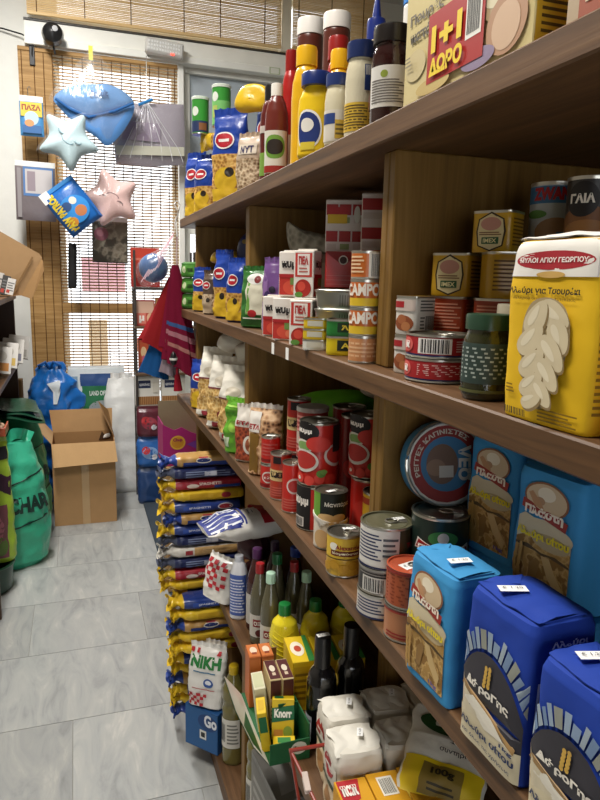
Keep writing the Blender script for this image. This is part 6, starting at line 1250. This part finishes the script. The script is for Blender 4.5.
b = MB(); puff(b, smooth_outline([(.15, H2-.06), (.2, H2-.05), (.195, H2-.02), (.16, H2-.03)], 3), .02, M('e4e0d8', 'p'), 4); b.v = [(x, y+D2-.025, z) for x, y, z in b.v]; b.build('torn_paper', t)
# white sack
t = thing('white_sack', 'tall white plastic sack slumped behind the cardboard box', 'sack', (.345, 5.615, 0)); L = Loft([(0, .36, .16, 4), (.03, .42, .20, 3.4), (.25, .40, .20, 3), (.6, .34, .18, 2.8), (.8, .28, .12, 2.5), (.92, .23, .04, 2.2), (.96, .22, .03, 2.1)], .02, 5, 3, .05); b = MB(); b.loft(L, M('d3d4d2', 'f'), 48, 40); b.build('sack', t)
b = MB(); b.grid(lambda u, v: (-.09+.18*u, .05+.02*math.sin(u*14), .955+.05*v), 16, 2, M('dcdcda', 'f')); b.build('open_hem', t)
# bags behind the box
t = thing('litter_bag', 'large white, blue and green sack standing behind the box', 'sack', (.15, 5.84, 0)); L = Loft([(0, .42, .12, 3), (.1, .46, .15, 3), (.7, .46, .13, 2.8), (.92, .46, .06, 2.4), (1.02, .46, .015, 2.1)], .012, 10, 4); b = MB(); b.loft(L, M('ccd3d6', 'f'), 48, 30)
b.deco(lambda u, v, o: L.front(u, v, o+.002), [('r', .2, .86, .9, .96, '20447a'), ('r', .22, .6, .95, .86, '1f6a42'), ('t', 'LAND OFF', .36, .78, .66, .82, 'd3d8d2', .03), ('e', .6, .68, .25, .06, '8f979a'), ('r', .03, .6, .16, .94, '7f9ab0'), ('e', .5, .62, .2, .04, '3f8a5a')]); b.build('sack', t)
b = MB(); b.grid(lambda u, v: (-.23+.46*u, .004*math.sin(u*20), 1.015+.03*v), 20, 2, M('dfe3e4', 'f')); b.build('top_seal', t)
t = thing('blue_bag', 'shiny blue plastic bag with white patch bundled behind the box', 'bag', (-.19, 5.52, 0)); b = MB()
L = Loft([(0, .34, .18, 3), (.5, .38, .2, 2.6), (.7, .42, .22, 2.4), (.85, .42, .2, 2.3), (.97, .34, .15, 2.2), (1.06, .22, .10, 2.1), (1.12, .14, .06, 2.1)], .07, 7, 9); b.loft(L, M('1a66b5', 'g'), 56, 44)
b.deco(lambda u, v, o: L.front(u, v, o+.012), [('y', [(.38, .86), (.7, .88), (.62, .80), (.56, .72), (.5, .72), (.5, .8)], 'c9d0d6')]); b.build('bag', t)
b = MB()
for s in (-1, 1): b.tube([(.05*s-.02, 0, 1.03), (.08*s-.02, -.03, 1.10), (.03*s-.02, -.05, 1.13), (-.02, -.02, 1.07)], .012, M('164f92', 'g'), 8)
b.build('tied_handles', t)
carton('brown_carton', 'small brown carton corner by the white wall behind the green bags', (-.47, 5.60, 0), .10, .10, .98, 0, '8a6a46', {'front': [('r', .0, .8, 1, .82, '6f5436')]}, None, 'carton', 'c')
# charcoal bags
def charcoal(lb, loc, w, d, h, rot, seed, col, txt):
    t = thing('charcoal_bag', lb, 'sack', loc, rot, 'green charcoal bags'); L = Loft([(0, w*.75, d*.7, 2.6), (.04, w*.9, d*.9, 2.5), (h*.3, w, d, 2.4), (h*.6, w*.95, d*.95, 2.3), (h*.85, w*.75, d*.7, 2.2), (h*.95, w*.6, d*.35, 2.1), (h, w*.55, d*.2, 2.1)], .02, 11, seed); b = MB(); b.loft(L, M(col, 'f'), 56, 40)
    b.deco(lambda u, v, o: L.front(u, v, o+.004), txt); b.build('bag', t)
    s = MB(); s.grid(lambda u, v: (w*.55*(u-.5)*(1+.3*v), d*.1*math.sin(u*19+seed)*(.3+v), h+.07*v+.02*math.sin(u*11)), 24, 4, M(col, 'f')); s.build('gathered_top', t)
CT = [('y', [(.34, .70), (.98, .78), (.98, .765), (.34, .685)], '14302a'), ('t', 'CHARCOAL', .36, .47, 1.3, .60, '14302a', .05), ('y', [(.36, .36), (.98, .42), (.98, .405), (.36, .345)], '14302a')]
CT[1] = ('t', 'CHAR', .34, .47, .96, .60, '14302a', .05)
charcoal('green charcoal bag with black lettering at the left, nearest one', (-.42, 4.30, 0), .44, .32, .78, 20, 3, '38a886', CT)
charcoal('darker green charcoal bag standing behind the lettered one', (-.41, 4.78, 0), .40, .30, .86, 20, 6, '1f7a56', CT)
t = thing('folded_bag', 'dark green folded sacks lying flat on top of the charcoal bags', 'sack', (-.42, 4.60, .945), 8)
for k in range(3):
    b = MB(); q = lambda u, v, o: (-.2+.36*u+.012*k, -.16+.32*v-.03*k, .055-.026*k-.05*u*u-.03*(1-v)**2+.008*math.sin(u*9+k*2)+o)
    b.grid(lambda u, v: q(u, v, 0), 16, 12, M('17402d', 'f')); b.grid(lambda u, v: q(1-u, v, -.003), 16, 12, M('17402d', 'f')); b.build('sheet', t)
t = thing('potting_soil_bag', 'lime green and black bag with plant picture at the left edge', 'bag', (-.545, 3.95, .17), (0, 0, math.radians(14))); L = Loft([(0, .3, .14, 4), (.03, .33, .18, 3.4), (.3, .33, .19, 3), (.55, .31, .15, 2.8), (.68, .30, .03, 2.2), (.70, .3, .01, 2.1)], .012, 12, 5); b = MB(); b.loft(L, M('9fc03a', 'f'), 44, 30)
b.deco(lambda u, v, o: L.front(u, v, o+.002), [('r', .1, .05, .86, .5, '7d4a52'), ('e', .6, .3, .2, .14, 'b06a78'), ('e', .75, .15, .1, .08, '5c7a35'), ('y', [(.4, .6), (.96, .56), (.98, .72), (.7, .8), (.5, .74)], '3a1f35'), ('r', .3, .86, .98, .96, '2a2a30')]); b.build('bag', t)
b = MB(); b.grid(lambda u, v: (-.15+.3*u, .003*math.sin(u*23), .695+.03*v), 16, 2, M('8fb030', 'f')); b.build('top_seal', t)
t = thing('plastic_tub', 'dark green tub on the floor under the lime green bag', 'tub', (-.545, 3.95, 0)); b = MB(); b.lathe([(.13, 0), (.135, .004), (.15, .15), (.156, .152), (.156, .165), (.145, .166), (.14, .02), (.0, .02)], M('123a2c', 'g'), 36); b.build('tub', t); b = MB(); b.tube([(.154*math.cos(a), .154*math.sin(a), .16) for a in [2*PI*k/36 for k in range(37)]], .006, M('184a38', 'g'), 6); b.build('rim', t)
t = thing('egg_tray', 'orange tray of pale eggs at the left edge above the green bags', 'tray', (-.475, 4.03, .905)); b = MB(); b.box(-.08, -.09, 0, .075, .09, .004, M('b9552f', 'g')); b.box(.07, -.09, 0, .078, .09, .05, M('c05a34', 'g'), .002); b.box(-.08, -.096, 0, .078, -.09, .05, M('c05a34', 'g'), .002); b.build('tray', t)
for k, (x, y, z) in enumerate(((-.435, 3.985, .9095), (-.43, 4.045, .9095), (-.49, 4.0, .9095), (-.452, 4.015, .949))):
    b = MB(); b.lathe([(.022*math.sin(PI*q/10)*(1-.12*math.cos(PI*q/10)), .027-.027*math.cos(PI*q/10)) for q in range(11)], M('d9b89a', 'p'), 18); o = b.build('egg', None, (x, y, z)); tag(o, ('pale egg at the front corner of the orange tray', 'pale egg behind the corner one in the orange tray', 'pale egg left of the corner one in the orange tray', 'pale egg lying on top of the others in the orange tray')[k], 'egg', 'eggs in the orange tray')
# papers taped to the window behind the blind
for x0, z0, x1, z1, c, lb in ((.06, 1.66, .42, 1.95, 'f2d9dd', 'pale pink poster stuck to the window pane behind the blind'), (.5, 1.15, .86, 1.26, 'e8b4ae', 'reddish notice stuck low on the window pane behind the blind'), (.10, .98, .26, 1.42, 'e6dccb', 'cream paper strip stuck on the window pane behind the blind')):
    b = MB(); b.box(x0, YW+.058, z0, x1, YW+.0605, z1, thin_paper(c)); o = b.build('poster', None, smooth=0); tag(o, lb, 'poster', None)
# ================================================================== LIGHT, CAMERA
w = bpy.data.worlds.new('daylight'); SC.world = w; w.use_nodes = True
bg = w.node_tree.nodes['Background']; bg.inputs[0].default_value = (.93, .97, 1.0, 1); bg.inputs[1].default_value = 2.0
def area(name, loc, rot, sx, sy, e, col=(1, 1, 1)):
    l = bpy.data.lights.new(name, 'AREA'); l.shape = 'RECTANGLE'; l.size = sx; l.size_y = sy; l.energy = e; l.color = col
    o = bpy.data.objects.new(name, l); COL.objects.link(o); o.location = loc; o.rotation_euler = rot; return o
area('ceiling_lamp', (-.55, 1.1, ZT-.1), (0, 0, 0), .3, 1.5, 66, (1, .95, .87))
area('ceiling_lamp', (-.35, 3.9, ZT-.1), (0, 0, 0), .3, 1.5, 92, (1, .97, .92))
cam = bpy.data.cameras.new('camera'); co = bpy.data.objects.new('camera', cam); COL.objects.link(co)
cam.sensor_fit = 'VERTICAL'; cam.sensor_height = 36; cam.lens = 660/800*36; cam.clip_start = .02
yaw, pitch, roll = math.radians(18.823), math.radians(-10.419), math.radians(1.367)
fwd = Vector((math.sin(yaw)*math.cos(pitch), math.cos(yaw)*math.cos(pitch), math.sin(pitch))); right = Vector((math.cos(yaw), -math.sin(yaw), 0)); up = right.cross(fwd)
r2 = right*math.cos(roll)+up*math.sin(roll); u2 = up*math.cos(roll)-right*math.sin(roll)
co.matrix_world = Matrix(((r2.x, u2.x, -fwd.x, 0), (r2.y, u2.y, -fwd.y, 0), (r2.z, u2.z, -fwd.z, 1.815), (0, 0, 0, 1)))
SC.camera = co
SC.view_settings.view_transform = 'Standard'; SC.view_settings.look = 'None'; SC.view_settings.gamma = 1; SC.view_settings.exposure = .60; SC.view_settings.use_curve_mapping = False
SC.cycles.max_bounces = 8; SC.cycles.transparent_max_bounces = 16; SC.cycles.caustics_reflective = False; SC.cycles.caustics_refractive = False
